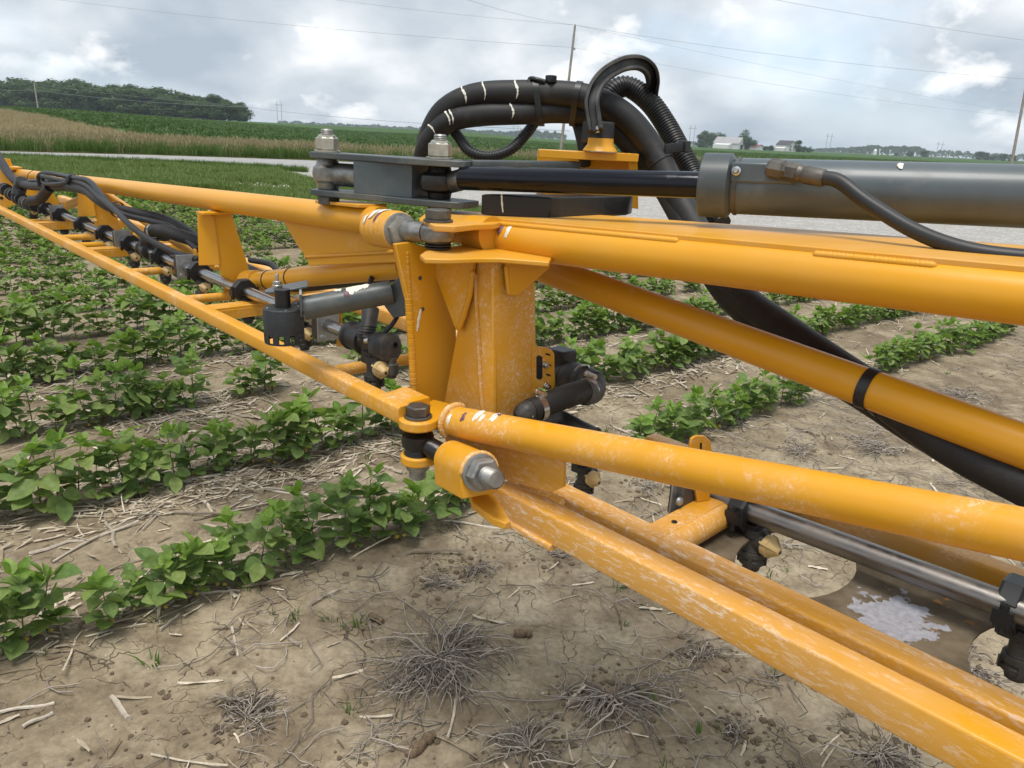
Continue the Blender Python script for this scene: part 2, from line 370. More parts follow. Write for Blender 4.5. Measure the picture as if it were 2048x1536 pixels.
def soil_mat():
    m, nt, bs, _ = new_mat('silt_soil'); T = NT(nt); co = T.coords()
    big = T.noise(co, 1.6, 4, 0.6, 0.4); mid = T.noise(co, 7, 5, 0.62); fine = T.noise(co, 60, 4, 0.65); grit = T.noise(co, 260, 2, 0.6)
    c = T.mix(T.ramp(big, [(0.34, 0), (0.62, 1)]), (0.200, 0.155, 0.102), (0.345, 0.283, 0.192))
    c = T.mix(T.ramp(mid, [(0.36, 0.75), (0.58, 0)]), c, (0.150, 0.112, 0.072))
    c = T.mix(T.ramp(T.noise(co, 4.2, 5, 0.66), [(0.52, 0), (0.68, .8)]), c, (0.405, 0.340, 0.240))
    c = T.mix(1.0, c, T.ramp(fine, [(0.25, 0.72), (0.7, 1.18)]), 'MULTIPLY')
    # drying cracks
    dv = T.n('ShaderNodeVectorMath', operation='ADD'); T.link(co, dv.inputs[0])
    ns = T.n('ShaderNodeVectorMath', operation='SCALE'); T.link(T.noise(co, 9, 3, 0.6, 0, 'Color'), ns.inputs[0]); ns.inputs['Scale'].default_value = 0.14; T.link(ns.outputs[0], dv.inputs[1])
    def crack(scale, w, lo, hi, nscale):
        d = T.voro(dv.outputs[0], scale, 'DISTANCE_TO_EDGE'); k = T.ramp(d, [(0, 1), (w, 0)])
        return T.math('MULTIPLY', k, T.ramp(T.noise(co, nscale, 3), [(lo, 0), (hi, 1)]))
    ck = T.math('MAXIMUM', crack(6.5, .009, .46, .56, 3.4), T.math('MULTIPLY', crack(14, .013, .52, .60, 6), .55))
    c = T.mix(T.math('MULTIPLY', ck, .7), c, (0.055, 0.040, 0.026))
    # tiny pale stones and straw crumbs
    st = T.math('MULTIPLY', T.ramp(T.voro(co, 75, 'F1'), [(0.10, 1), (0.16, 0)]), T.ramp(T.voro(co, 75, 'F1', 'Color'), [(0.90, 0), (0.92, 1)]))
    c = T.mix(T.math('MULTIPLY', st, .7), c, (0.50, 0.44, 0.34))
    T.link(c, bs.inputs['Base Color']); bs.inputs['Roughness'].default_value = 0.95; bs.inputs['Specular IOR Level'].default_value = 0.15
    hgt = T.math('SUBTRACT', T.math('ADD', T.math('MULTIPLY', fine, 0.6), T.math('MULTIPLY', grit, 0.18)), T.math('MULTIPLY', ck, 1.1))
    T.link(T.bump(hgt, 0.75, 0.009), bs.inputs['Normal'])
    return m
gm.materials.append(soil_mat())
ground = bpy.data.objects.new('ground', gm); COL.objects.link(ground); tag(ground, 'bare tan silt soil with drying cracks between the crop rows', kind='structure')

def sheet(name, poly, mat, lift, step, label, z_extra=None):
    """draped ground sheet: polygon in plan, subdivided and laid on the terrain"""
    bm = bmesh.new(); vs = [bm.verts.new((p[0], p[1], 0)) for p in poly]; bm.faces.new(vs)
    bmesh.ops.triangulate(bm, faces=bm.faces)
    for _ in range(12):
        e = [e for e in bm.edges if e.calc_length() > max(step, 0.05 * (e.verts[0].co.length + e.verts[1].co.length) / 2)]
        if not e: break
        bmesh.ops.subdivide_edges(bm, edges=e, cuts=1, use_grid_fill=False); bmesh.ops.triangulate(bm, faces=[f for f in bm.faces if len(f.verts) > 3])
    for v in bm.verts:
        r = v.co.length; v.co.z = float(terrain(v.co.x, v.co.y)) + lift + .0005 * max(0, r - 33)
    me = bpy.data.meshes.new(name); bm.to_mesh(me); bm.free(); me.polygons.foreach_set('use_smooth', [True] * len(me.polygons)); me.materials.append(mat)
    o = bpy.data.objects.new(name, me); COL.objects.link(o); tag(o, label, kind='structure'); return o
def field_mat(name, c0, c1, c2, scale, rows=None, bump=.5):
    m, nt, bs, _ = new_mat(name); T = NT(nt); co = T.coords()
    c = T.mix(T.ramp(T.noise(co, scale, 8, .65), [(.35, 0), (.65, 1)]), c0, c1)
    c = T.mix(T.ramp(T.noise(co, scale * 9, 6, .7), [(.48, 0), (.62, .8)]), c, c2)
    if rows:
        cr = T.coords(rot=(0, 0, rows[1])); w = T.n('ShaderNodeTexWave'); T.link(cr, w.inputs[0]); w.inputs['Scale'].default_value = rows[0]; w.inputs['Distortion'].default_value = 1.2; w.inputs['Detail'].default_value = 3
        c = T.mix(T.math('MULTIPLY', w.outputs['Fac'], .35), c, c2)
    T.link(c, bs.inputs['Base Color']); bs.inputs['Roughness'].default_value = .95; bs.inputs['Specular IOR Level'].default_value = .1
    T.link(T.bump(T.noise(co, scale * 6, 5, .7), bump, .3), bs.inputs['Normal']); return m
MT['far_green'] = field_mat('young_crop_field', (.055, .105, .030), (.080, .138, .040), (.042, .082, .025), .25, (2.2, .9))
MT['stubble'] = field_mat('dead_cover_crop', (.27, .205, .125), (.34, .265, .165), (.20, .15, .085), .30, (1.5, .35))
MT['mown'] = field_mat('mown_grass_ground', (.15, .155, .065), (.23, .20, .115), (.10, .125, .045), 1.2)
MT['verge'] = field_mat('verge_ground', (.11, .115, .045), (.16, .14, .065), (.06, .085, .028), 1.5)
def road_mat():
    m, nt, bs, _ = new_mat('worn_chip_seal'); T = NT(nt); co = T.coords()
    c = T.mix(T.ramp(T.noise(co, 1.1, 8, .65), [(.3, 0), (.7, 1)]), (.24, .235, .225), (.36, .35, .33))
    c = T.mix(T.ramp(T.noise(co, 40, 4), [(.45, 0), (.7, .5)]), c, (.45, .44, .42)); T.link(c, bs.inputs['Base Color']); bs.inputs['Roughness'].default_value = .85; return m
def gravel_mat():
    m, nt, bs, _ = new_mat('crushed_limestone'); T = NT(nt); co = T.coords()
    v = T.voro(co, 28, 'F1', 'Color'); c = T.mix(T.ramp(v, [(.1, 0), (.9, 1)]), (.25, .24, .225), (.56, .54, .505))
    c = T.mix(T.ramp(T.noise(co, 2.2, 6, .7), [(.38, .75), (.6, 0)]), c, (.33, .31, .27)); T.link(c, bs.inputs['Base Color']); bs.inputs['Roughness'].default_value = .9
    T.link(T.bump(T.voro(co, 28, 'F1'), .8, .03), bs.inputs['Normal']); return m
MT['road'] = road_mat(); MT['gravel'] = gravel_mat()
def far_pt(px, py, d): p = at(px, py, d); return (p[0], p[1])
fr = lambda az, r: (math.sin(math.radians(az)) * r, math.cos(math.radians(az)) * r)
# beyond the road: green crop reaching to the horizon
RF = [on_z(a, b)[:2] for a, b in ((-700, 274), (-300, 294), (0, 304.5), (300, 311.5), (600, 321), (800, 329), (1000, 334), (1290, 337.5), (1500, 341), (1800, 346))]
RN = [on_z(a, b)[:2] for a, b in ((-700, 282), (-300, 303), (0, 316), (300, 327), (600, 342), (800, 352), (1000, 355), (1290, 349), (1500, 350), (1800, 353))]
POL = lambda L: (np.degrees([math.atan2(p[0], p[1]) for p in L]), [math.hypot(p[0], p[1]) for p in L])
RFa, RFr = POL(RF); RNa, RNr = POL(RN)
def far_e(az): return np.interp(az, RFa, RFr)
def near_e(az): return np.interp(az, RNa, RNr)
def arc(fn, k, a0, a1, n=14): return [fr(a, fn(a) + k) for a in np.linspace(a0, a1, n)]
GRN = [on_z(a, b)[:2] for a, b in ((560, 349), (640, 366), (960, 425), (1290, 480), (2048, 570), (2700, 650))]
sheet('far_field', arc(far_e, 3, RFa[0], RFa[-1]) + [fr(60, 90), fr(60, 1500), fr(30, 2000), fr(0, 2200), fr(-30, 2000), fr(-75, 1500)], MT['far_green'], .008, 3.0, 'dark green crop field beyond the road')
sheet('stubble_field', arc(far_e, 5.0, RFa[0], -17.5, 8) + [fr(-19, 38), fr(-24, 46), fr(-29, 66), fr(-36, 120), fr(-45, 165), fr(-75, 175)], MT['stubble'], .05, 2.0, 'pale tan field of dead cover crop on the left rise')
sheet('mown_strip', [fr(-62, 15.6), fr(-40, 14.8), fr(-25, 13.8), fr(-12, 12.8), fr(0, 11.6), fr(10, 10.2), fr(20, 9.0), fr(34, 8.2), fr(60, 8), fr(60, 40), fr(30, 60)] + arc(near_e, .4, RNa[-1], RNa[0]), MT['mown'], .012, 1.5, 'short green grass strip between crop and road')
sheet('grass_verge', arc(far_e, -.4, RFa[0], RFa[-1]) + arc(far_e, 6.5, RFa[-1], RFa[0]), MT['verge'], .016, 2.0, 'rough grass verge on the far side of the road')
sheet('road', arc(near_e, 0, RNa[0], RNa[-1]) + arc(far_e, 0, RFa[-1], RFa[0]), MT['road'], .022, 1.5, 'narrow grey country road crossing behind the field')
sheet('gravel_lot', [tuple(p) for p in GRN] + [fr(60, 30)] + arc(near_e, .3, RNa[-1], -15.5, 12), MT['gravel'], .030, 1.0, 'white crushed stone lot beside the road')

# ------------------------------------------------------------------ scattering by instancing on points
def make_scatter(name, pts, scl, rotz, idx, protos, label, tilt=None):
    col = bpy.data.collections.new(name + '_shapes')
    for i, me in enumerate(protos):
        o = bpy.data.objects.new('%s_%02d' % (name, i), me); col.objects.link(o)
    me = bpy.data.meshes.new(name); me.vertices.add(len(pts)); me.vertices.foreach_set('co', np.asarray(pts, float).ravel())
    a = me.attributes.new('scl', 'FLOAT', 'POINT'); a.data.foreach_set('value', np.asarray(scl, float))
    rot = np.zeros((len(pts), 3)); rot[:, 2] = rotz
    if tilt is not None: rot[:, :2] = tilt
    a = me.attributes.new('rot', 'FLOAT_VECTOR', 'POINT'); a.data.foreach_set('vector', rot.ravel())
    a = me.attributes.new('idx', 'INT', 'POINT'); a.data.foreach_set('value', np.asarray(idx, np.int32))
    o = bpy.data.objects.new(name, me); COL.objects.link(o)
    ng = bpy.data.node_groups.new(name, 'GeometryNodeTree'); ng.interface.new_socket('Geometry', in_out='INPUT', socket_type='NodeSocketGeometry'); ng.interface.new_socket('Geometry', in_out='OUTPUT', socket_type='NodeSocketGeometry')
    N = ng.nodes.new; L = ng.links.new; gi = N('NodeGroupInput'); go = N('NodeGroupOutput'); ip = N('GeometryNodeInstanceOnPoints'); ci = N('GeometryNodeCollectionInfo')
    ci.inputs['Collection'].default_value = col; ci.inputs['Separate Children'].default_value = True; ci.inputs['Reset Children'].default_value = True
    def na(n, t): q = N('GeometryNodeInputNamedAttribute'); q.data_type = t; q.inputs['Name'].default_value = n; return q.outputs['Attribute']
    L(gi.outputs[0], ip.inputs['Points']); L(ci.outputs[0], ip.inputs['Instance']); ip.inputs['Pick Instance'].default_value = True
    L(na('idx', 'INT'), ip.inputs['Instance Index']); e2r = N('FunctionNodeEulerToRotation'); L(na('rot', 'FLOAT_VECTOR'), e2r.inputs[0]); L(e2r.outputs[0], ip.inputs['Rotation']); L(na('scl', 'FLOAT'), ip.inputs['Scale'])
    L(ip.outputs[0], go.inputs[0]); md = o.modifiers.new('scatter', 'NODES'); md.node_group = ng
    return tag(o, label, kind='stuff')
def leaf_mat(name, c0, c1, trans=.3, rough=.5, vein=False, scale=6, dark=None):
    m, nt, bs, out = new_mat(name); T = NT(nt)
    g = T.n('ShaderNodeNewGeometry'); oi = T.n('ShaderNodeObjectInfo')
    rnd = T.math('FRACT', T.math('ADD', g.outputs['Random Per Island'], oi.outputs['Random']))
    c = T.mix(rnd, c0, c1) if dark is None else T.ramp(rnd, [(0, dark), (.3, c0), (.75, c1), (1, tuple(v * 1.25 for v in c1))])
    if vein:
        lu = T.math('ABSOLUTE', T.n('ShaderNodeAttribute', attribute_name='lu').outputs['Fac']); lv = T.n('ShaderNodeAttribute', attribute_name='lv').outputs['Fac']
        mid = T.ramp(lu, [(.03, 1), (.13, 0)])
        side = T.math('MULTIPLY', T.ramp(T.math('FRACT', T.math('SUBTRACT', T.math('MULTIPLY', lv, 6.0), T.math('MULTIPLY', lu, 1.3))), [(.03, .55), (.16, 0)]), T.ramp(lu, [(.9, 1), (1.0, 0)]))
        c = T.mix(T.math('MULTIPLY', T.math('MAXIMUM', mid, side), .42), c, (.22, .30, .11))
    co = T.coords('Object'); c = T.mix(1.0, c, T.ramp(T.noise(co, scale * 12, 2), [(.3, .82), (.7, 1.18)]), 'MULTIPLY')
    T.link(c, bs.inputs['Base Color']); bs.inputs['Roughness'].default_value = rough; bs.inputs['Specular IOR Level'].default_value = .25
    tr = T.n('ShaderNodeBsdfTranslucent'); T.link(T.mix(1.0, c, (1.15, 1.3, .55), 'MULTIPLY'), tr.inputs[0]); ms = T.n('ShaderNodeMixShader'); ms.inputs[0].default_value = trans
    T.link(bs.outputs[0], ms.inputs[1]); T.link(tr.outputs[0], ms.inputs[2]); T.link(ms.outputs[0], out.inputs[0]); return m
MT['leaf'] = leaf_mat('soybean_leaf', (.125, .205, .058), (.245, .320, .095), .32, .58, True)
MT['leaf_young'] = leaf_mat('soybean_young_leaf', (.16, .27, .050), (.23, .34, .065), .34, .45, True)
MT['stem'] = leaf_mat('soybean_stem', (.13, .16, .06), (.18, .19, .08), .1, .6)
MT['cotyledon'] = leaf_mat('yellow_cotyledon', (.62, .42, .06), (.45, .36, .08), .1, .6)
MT['straw'] = leaf_mat('pale_straw', (.30, .235, .16), (.50, .43, .33), .04, .8, dark=(.12, .088, .055))
MT['stalk'] = leaf_mat('weathered_corn_stalk', (.26, .215, .16), (.48, .42, .34), .0, .8, dark=(.13, .10, .07))
MT['dead_grass'] = leaf_mat('dead_grass_blade', (.22, .185, .155), (.40, .35, .295), .03, .8, dark=(.13, .105, .085))
MT['cob'] = simple('dry_corn_cob', (.155, .105, .062), .9, 0, .4, 120, .8, 300)
MT['clod'] = simple('soil_clod', (.135, .100, .062), .95, 0, .35, 60, .8, 160)
MT['grass_green'] = leaf_mat('green_grass_blade', (.060, .125, .026), (.13, .19, .045), .3, .5)
MT['grass_mown'] = leaf_mat('mown_grass_blade', (.105, .165, .042), (.20, .25, .085), .3, .55)
MT['grass_dry'] = leaf_mat('dry_grass_head', (.30, .24, .145), (.42, .34, .22), .2, .7)
MT['tree_leaf'] = leaf_mat('tree_foliage', (.030, .068, .020), (.085, .135, .038), .25, .6)
MT['crop_leaf'] = leaf_mat('far_crop_leaf', (.058, .112, .032), (.105, .165, .050), .25, .6)
MT['bark'] = simple('tree_bark', (.085, .068, .05), .9, 0, .3, 4)
MT['pole_wood'] = simple('weathered_pole_wood', (.24, .21, .175), .9, 0, .25, 3)
MT['wire'] = simple('aluminium_wire', (.30, .31, .32), .5, .4)
MT['barn_white'] = simple('white_barn_boards', (.72, .71, .69), .7, 0, .08, 2)
MT['roof_tin'] = simple('weathered_tin_roof', (.34, .33, .33), .6, .2, .2, 1)
MT['roof_dark'] = simple('dark_shingle_roof', (.07, .07, .075), .85, 0, .2, 2)
MT['glass_dark'] = simple('dark_window_glass', (.03, .035, .04), .2)
MT['silo'] = simple('white_tank_paint', (.78, .78, .77), .5)
MT['red_paint'] = simple('faded_red_paint', (.25, .04, .03), .6)

# ------------------------------------------------------------------ grasses
def blade_tuft(n, h, spread, w, seed, head=0.0, lean=.5, mats=1):
    r = random.Random(seed); b = MB()
    for _ in range(n):
        a = r.uniform(0, 2 * PI); rr = r.uniform(0, spread); p = np.array([math.cos(a) * rr, math.sin(a) * rr, 0]); hh = h * r.uniform(.5, 1.1); d = np.array([math.cos(a + r.uniform(-1, 1)), math.sin(a + r.uniform(-1, 1)), 0]); ln = hh * lean * r.uniform(.2, 1)
        s = nrm(np.cross(d, UP) + 1e-4) * w * r.uniform(.6, 1.2)
        q1 = p + UP * hh * .55 + d * ln * .35; q2 = p + UP * hh + d * ln
        b.add([p - s, p + s, q1 + s * .8, q1 - s * .8, q2], [(0, 1, 2, 3), (3, 2, 4)])
        if head: b.add([q2 - s * head - UP * .09 * hh, q2 + s * head - UP * .09 * hh, q2 + UP * hh * .10 + d * .02], [(0, 1, 2)])
    return b.mesh('grass_tuft', None, smooth=180, fix=False)
def with_mat(me, m): me.materials.clear(); me.materials.append(m); return me
def region_pts(n, az0, az1, r0, r1, power=1.0):
    az = np.radians(rng.uniform(az0, az1, n)); t = rng.uniform(0, 1, n); r = np.sqrt(r0 ** 2 + t * (r1 ** 2 - r0 ** 2)); return np.sin(az) * r, np.cos(az) * r
g_short = [with_mat(blade_tuft(26, .11, .10, .006, s, lean=.8), MT['grass_mown']) for s in range(4)]
g_tall = [with_mat(blade_tuft(30, .42, .24, .010, 20 + s, lean=.5), MT['grass_green']) for s in range(3)]
g_dry = [with_mat(blade_tuft(26, .50, .28, .008, 30 + s, head=2.0, lean=.45), MT['grass_dry']) for s in range(3)]
x, y = region_pts(36000, -38, 22, 9.5, 27); keep = (fbm(x * .9, y * .9, 4, 31) > rng.uniform(.30, .52, len(x))) & (np.hypot(x, y) > np.interp(np.degrees(np.arctan2(x, y)), [-38, -25, 0, 10, 22], [14.6, 13.6, 11.6, 10.2, 9.2]))
az = np.degrees(np.arctan2(x, y)); rr = np.hypot(x, y); ingr = rr > np.interp(az, *POL(GRN)); ingr &= az > POL(GRN)[0][0]
keep &= ~ingr; keep &= rr < near_e(az) - .1; x, y = x[keep], y[keep]
make_scatter('mown_grass', np.stack([x, y, terrain(x, y) + .03], 1), rng.uniform(.7, 1.5, len(x)), rng.uniform(0, 6.3, len(x)), rng.integers(0, 4, len(x)), g_short, 'short green grass on the strip before the road')
az = rng.uniform(-40, -15.5, 1500); rr = near_e(az) - rng.uniform(.05, 1.2, 1500); x, y = np.sin(np.radians(az)) * rr, np.cos(np.radians(az)) * rr
make_scatter('roadside_grass', np.stack([x, y, terrain(x, y) + .03], 1), rng.uniform(.22, .5, len(x)), rng.uniform(0, 6.3, len(x)), rng.integers(0, 3, len(x)), g_tall, 'green grass along the near road edge')
az = rng.uniform(-42, 20, 7000); t = rng.uniform(0, 1, 7000) ** .8; rr = far_e(az) + .15 + t * 6.3; x, y = np.sin(np.radians(az)) * rr, np.cos(np.radians(az)) * rr
dry = rng.uniform(0, 1, len(x)) < np.clip(.05 + t * 1.0, 0, .85) * np.interp(az, [-19, -9], [1, .45])
make_scatter('verge_green_grass', np.stack([x[~dry], y[~dry], terrain(x[~dry], y[~dry]) + .05], 1), rng.uniform(.7, 1.3, (~dry).sum()), rng.uniform(0, 6.3, (~dry).sum()), rng.integers(0, 3, (~dry).sum()), g_tall, 'tall green grass on the far verge')
make_scatter('verge_dry_grass', np.stack([x[dry], y[dry], terrain(x[dry], y[dry]) + .05], 1), rng.uniform(.7, 1.25, dry.sum()), rng.uniform(0, 6.3, dry.sum()), rng.integers(0, 3, dry.sum()), g_dry, 'tall tan seed heads on the far verge')
# white stone crumbs strewn into the grass
def pebble(seed, r=1.0):
    bm = bmesh.new(); bmesh.ops.create_icosphere(bm, subdivisions=1, radius=r); rs = random.Random(seed)
    for v in bm.verts: v.co *= rs.uniform(.65, 1.15); v.co.z *= .7
    me = bpy.data.meshes.new('stone'); bm.to_mesh(me); bm.free(); return me
pb = [with_mat(pebble(s), MT['white_lime']) for s in range(3)]
x, y = region_pts(900, -22, -12, 14, 21.5); k = fbm(x * .6, y * .6, 3, 77) > .47; x, y = x[k], y[k]
make_scatter('strewn_limestone', np.stack([x, y, terrain(x, y) + .02], 1), rng.uniform(.02, .06, len(x)), rng.uniform(0, 6, len(x)), rng.integers(0, 3, len(x)), pb, 'white stones strewn into the grass by the lot')
# young crop texture on the far field and stubble on the tan rise
crop = [with_mat(blade_tuft(20, .24, .32, .06, 60 + s, lean=1.1), MT['crop_leaf']) for s in range(2)]
x, y = region_pts(30000, -44, 36, 34, 190); az = np.degrees(np.arctan2(x, y)); rr = np.hypot(x, y); k = (rr > far_e(az) + 6) & ~((az < -17) & (rr < np.interp(az, [-45, -36, -29, -24, -19, -17], [168, 120, 66, 48, 40, 36]))); x, y = x[k], y[k]
make_scatter('far_crop_rows', np.stack([x, y, terrain(x, y) + .03 + .0004 * np.maximum(0, np.hypot(x, y) - 20)], 1), rng.uniform(.8, 1.4, len(x)), rng.uniform(0, 6.3, len(x)), rng.integers(0, 2, len(x)), crop, 'low leafy crop covering the far field')
x, y = region_pts(9000, -44, -17, 31, 100); az = np.degrees(np.arctan2(x, y)); rr = np.hypot(x, y); k = (rr > far_e(az) + 5) & (rr < np.interp(az, [-44, -36, -29, -24, -19, -17], [150, 115, 64, 45, 37, 34])); x, y = x[k], y[k]
g_stub = [with_mat(blade_tuft(22, .30, .35, .012, 80 + s, lean=.7), MT['grass_dry']) for s in range(2)]
make_scatter('stubble_straw', np.stack([x, y, terrain(x, y) + .08], 1), rng.uniform(.7, 1.2, len(x)), rng.uniform(0, 6.3, len(x)), rng.integers(0, 2, len(x)), g_stub, 'dead straw standing on the tan rise')

# ------------------------------------------------------------------ trees
def tree_meshes(seed, h, w, nleaf, leaf):
    r = random.Random(seed); b = MB(); tr = MB(); base_h = h * r.uniform(.10, .2)
    tr.tube([(0, 0, -.5), (r.uniform(-.2, .2), 0, h * .25), (r.uniform(-.3, .3), r.uniform(-.3, .3), h * .6)], [h * .028, h * .022, h * .012], 8)
    blobs = []
    for k in range(16):
        a = r.uniform(0, 2 * PI); zz = r.uniform(.14, .86) * h; rad = w * .5 * math.sin(min(1, max(.12, (1 - abs(zz / h - .45) * 1.5))) * PI / 2) * r.uniform(.3, .8)
        c = np.array([math.cos(a) * rad, math.sin(a) * rad, zz]); s = w * r.uniform(.17, .30); blobs.append((c, s)); tr.tube([(0, 0, h * r.uniform(.2, .45)), c], [h * .010, h * .004], 6)
    V = []; Fs = []
    for k in range(nleaf):
        c, s = r.choice(blobs); d = np.array([r.gauss(0, 1), r.gauss(0, 1), r.gauss(0, 1)]); d /= np.linalg.norm(d) + 1e-6; p = c + d * s * r.uniform(.55, 1.08) * np.array([1, 1, .85]); 
        t1 = nrm(np.cross(d + np.array([r.uniform(-.6, .6), r.uniform(-.6, .6), r.uniform(-.6, .6)]), UP) + 1e-3); t2 = nrm(np.cross(d, t1) + np.array([0, 0, r.uniform(-.4, .4)])); q = leaf * r.uniform(.6, 1.4); o = len(V)
        V += [p - t1 * q, p - t2 * q * .7, p + t1 * q, p + t2 * q * .7]; Fs.append((o, o + 1, o + 2, o + 3))
    b.add(V, Fs); return b.mesh('crown', MT['tree_leaf'], smooth=0, fix=False), tr.mesh('trunk', MT['bark'])
TREES = [tree_meshes(s, 10, 8.0 + s % 3, 3600, .30) for s in range(6)]
_tc = [0]
def tree(px, d, top_py, label, group, wide=1.0, base_py=None, proto=None):
    p = at(px, 300, d); z = float(terrain(p[0], p[1])); hgt = at(px, top_py, np.dot(np.array([p[0], p[1], EYE]) - EYE_P, _f))[2] - z
    i = _tc[0] % len(TREES) if proto is None else proto; _tc[0] += 1; k = max(hgt, 2) / 9.6
    o = thing('tree', (p[0], p[1], z), label, 'tree', group); o.rotation_euler[2] = random.uniform(0, 6.3); o.scale = (k * wide, k * wide, k)
    for me, nm in zip(TREES[i], ('crown', 'trunk')):
        c = bpy.data.objects.new(nm, me); COL.objects.link(c); c.parent = o
    return o
wood_top = [(0, 165), (40, 160), (90, 164), (130, 168), (160, 160), (200, 172), (240, 170), (270, 176), (300, 171), (340, 180), (380, 192), (430, 192), (460, 195), (485, 206), (497, 220)]
def top_of(px): return np.interp(px, [a for a, _ in wood_top], [b for _, b in wood_top])
for k in range(60):
    px = -30 + 528 * (k + .5) / 60 + random.uniform(-5, 5); front = k % 2 == 0
    tree(px, (300 if front else 322) - px * .06 + random.uniform(-6, 6), top_of(px) + random.uniform(-2, 6) + (9 if front else 0), 'dark green broadleaf tree in the wood on the left rise', 'trees of the wood on the left rise', 1.5)
for px, top, d, w in ((1398, 268, 520, 1.2), (1412, 262, 530, 1.2), (1428, 266, 540, 1.1), (1440, 269, 550, 1.2)): tree(px, d, top, 'tree in the clump left of the white barn', 'trees left of the white barn', w)
tree(1494, 470, 260, 'large round tree standing right of the white barn', None, .95)
tree(1480, 480, 275, 'smaller tree between barn and large round tree', None, 1.1)
tree(1596, 470, 280, 'single upright tree right of the dark roofed house', None, .8)
for px, top in ((1530, 292), (1541, 291), (1608, 293), (1620, 293)): tree(px, 480, top, 'low bush beside the farm houses', 'low bushes by the farm houses', 1.3)
for px, top in ((1962, 303), (1975, 305), (1992, 310), (2010, 308), (2030, 309), (1820, 300), (1850, 301)): tree(px, 700, top, 'pale far tree at the right end of the field', 'far trees on the right', 1.4)
def tree_line(name, segs, label, seed):
    r = random.Random(seed); b = MB(); V = []; Fs = []
    for (x0, t0, x1, t1, d, n) in segs:
        for k in range(n):
            t = r.random(); px = x0 + (x1 - x0) * t; tp = t0 + (t1 - t0) * t; p = at(px, 300, d * r.uniform(.97, 1.03)); z0 = float(terrain(p[0], p[1])); H = (at(px, tp, d)[2] - z0) * (.72 + .5 * vnoise(np.array([px * .11]), np.array([seed * 1.0]))[0])
            hgt = z0 + H * math.sqrt(r.random()); q = d * .0016 * r.uniform(.5, 1.3); a = r.uniform(0, 6.3); t1_ = np.array([math.cos(a), math.sin(a), r.uniform(-.3, .3)]) * q; t2_ = np.array([r.uniform(-.5, .5), r.uniform(-.5, .5), 1]) * q * .8; c = np.array([p[0], p[1], hgt]); o = len(V)
            V += [c - t1_, c - t2_, c + t1_, c + t2_]; Fs.append((o, o + 1, o + 2, o + 3))
    b.add(V, Fs); o = b.build(name, MT['tree_leaf'], None, smooth=0); return tag(o, label, kind='stuff')
tree_line('far_tree_line', [(560, 243, 860, 256, 1500, 1500), (860, 257, 1130, 267, 1300, 2600), (1040, 262, 1110, 264, 1250, 700), (1250, 280, 1390, 282, 1500, 700)], 'blue green tree line on the horizon behind the fold link', 1)
tree_line('far_tree_line', [(1600, 300, 1700, 296, 1300, 900), (1700, 294, 1760, 292, 1200, 900), (1760, 292, 1860, 299, 1200, 1300), (1860, 301, 2060, 312, 1300, 900), (1510, 294, 1620, 297, 1400, 600)], 'blue green tree line on the horizon right of the farm', 2)

# ------------------------------------------------------------------ farm buildings
def gable(name, px, d, w, l, hw, hr, rot, mats, label, cat):
    p = at(px, 300, d); z = float(terrain(p[0], p[1])); o = thing(name, (p[0], p[1], z), label, cat); c, s = math.cos(rot), math.sin(rot)
    def W(x, y, zz): return np.array([p[0] + c * x - s * y, p[1] + s * x + c * y, z + zz])
    b = MB(); hw2 = w / 2; hl = l / 2
    b.prism([W(-hw2, -hl, 0), W(hw2, -hl, 0), W(hw2, -hl, hw), W(0, -hl, hr), W(-hw2, -hl, hw)], W(0, hl, 0) - W(0, -hl, 0)); b.build('wall', mats[0], o, smooth=0)
    rf = MB()
    for sg in (-1, 1):
        e = W(sg * (hw2 + .4), -hl - .4, hw - .25); t = W(0, -hl - .4, hr + .12); e2 = W(sg * (hw2 + .4), hl + .4, hw - .25); t2 = W(0, hl + .4, hr + .12); rf.prism([e, t, t2, e2], UP * .2)
    rf.build('roof', mats[1], o, smooth=0)
    return o, W
bo, W_ = gable('barn', 1457, 470, 11, 16, 3.6, 7.0, .95, (MT['barn_white'], MT['roof_tin']), 'white gabled barn with a grey tin roof on the horizon', 'barn')
MB().prism([W_(-2, -8.1, 0), W_(2, -8.1, 0), W_(2, -8.1, 3), W_(-2, -8.1, 3)], W_(0, -8.16, 0) - W_(0, -8.1, 0)).build('door', MT['glass_dark'], bo, smooth=0)
MB().prism([W_(-5.6, -4, 0), W_(-11.5, -4, 0), W_(-11.5, -4, 2.6), W_(-5.6, -4, 3.4)], W_(0, 6, 0) - W_(0, -4, 0)).build('lean_to', MT['barn_white'], bo, smooth=0)
ho, W2 = gable('farmhouse', 1571, 480, 8, 9, 4.2, 6.6, .7, (MT['barn_white'], MT['roof_dark']), 'two storey house with a dark roof right of the barn', 'house')
for xx, zz in ((-2, 1.4), (2, 1.4), (-2, 3.4), (2, 3.4)): MB().prism([W2(xx - .5, -4.55, zz - .6), W2(xx + .5, -4.55, zz - .6), W2(xx + .5, -4.55, zz + .6), W2(xx - .5, -4.55, zz + .6)], W2(0, -4.6, 0) - W2(0, -4.55, 0)).build('window', MT['glass_dark'], ho, smooth=0)
MB().prism([W2(-6.5, -3, 0), W2(-4.05, -3, 0), W2(-4.05, -3, 2.8), W2(-6.5, -3, 2.2)], W2(0, 4, 0) - W2(0, -3, 0)).build('porch', MT['barn_white'], ho, smooth=0)
s_, _w = gable('shed', 1516, 500, 9, 6, 2.0, 3.4, .3, (MT['barn_white'], MT['red_paint']), 'low white shed between barn and house', 'shed')
gable('garage', 1553, 485, 4, 4, 2.0, 2.9, .3, (MT['barn_white'], MT['roof_tin']), 'small white garage left of the house', 'shed')
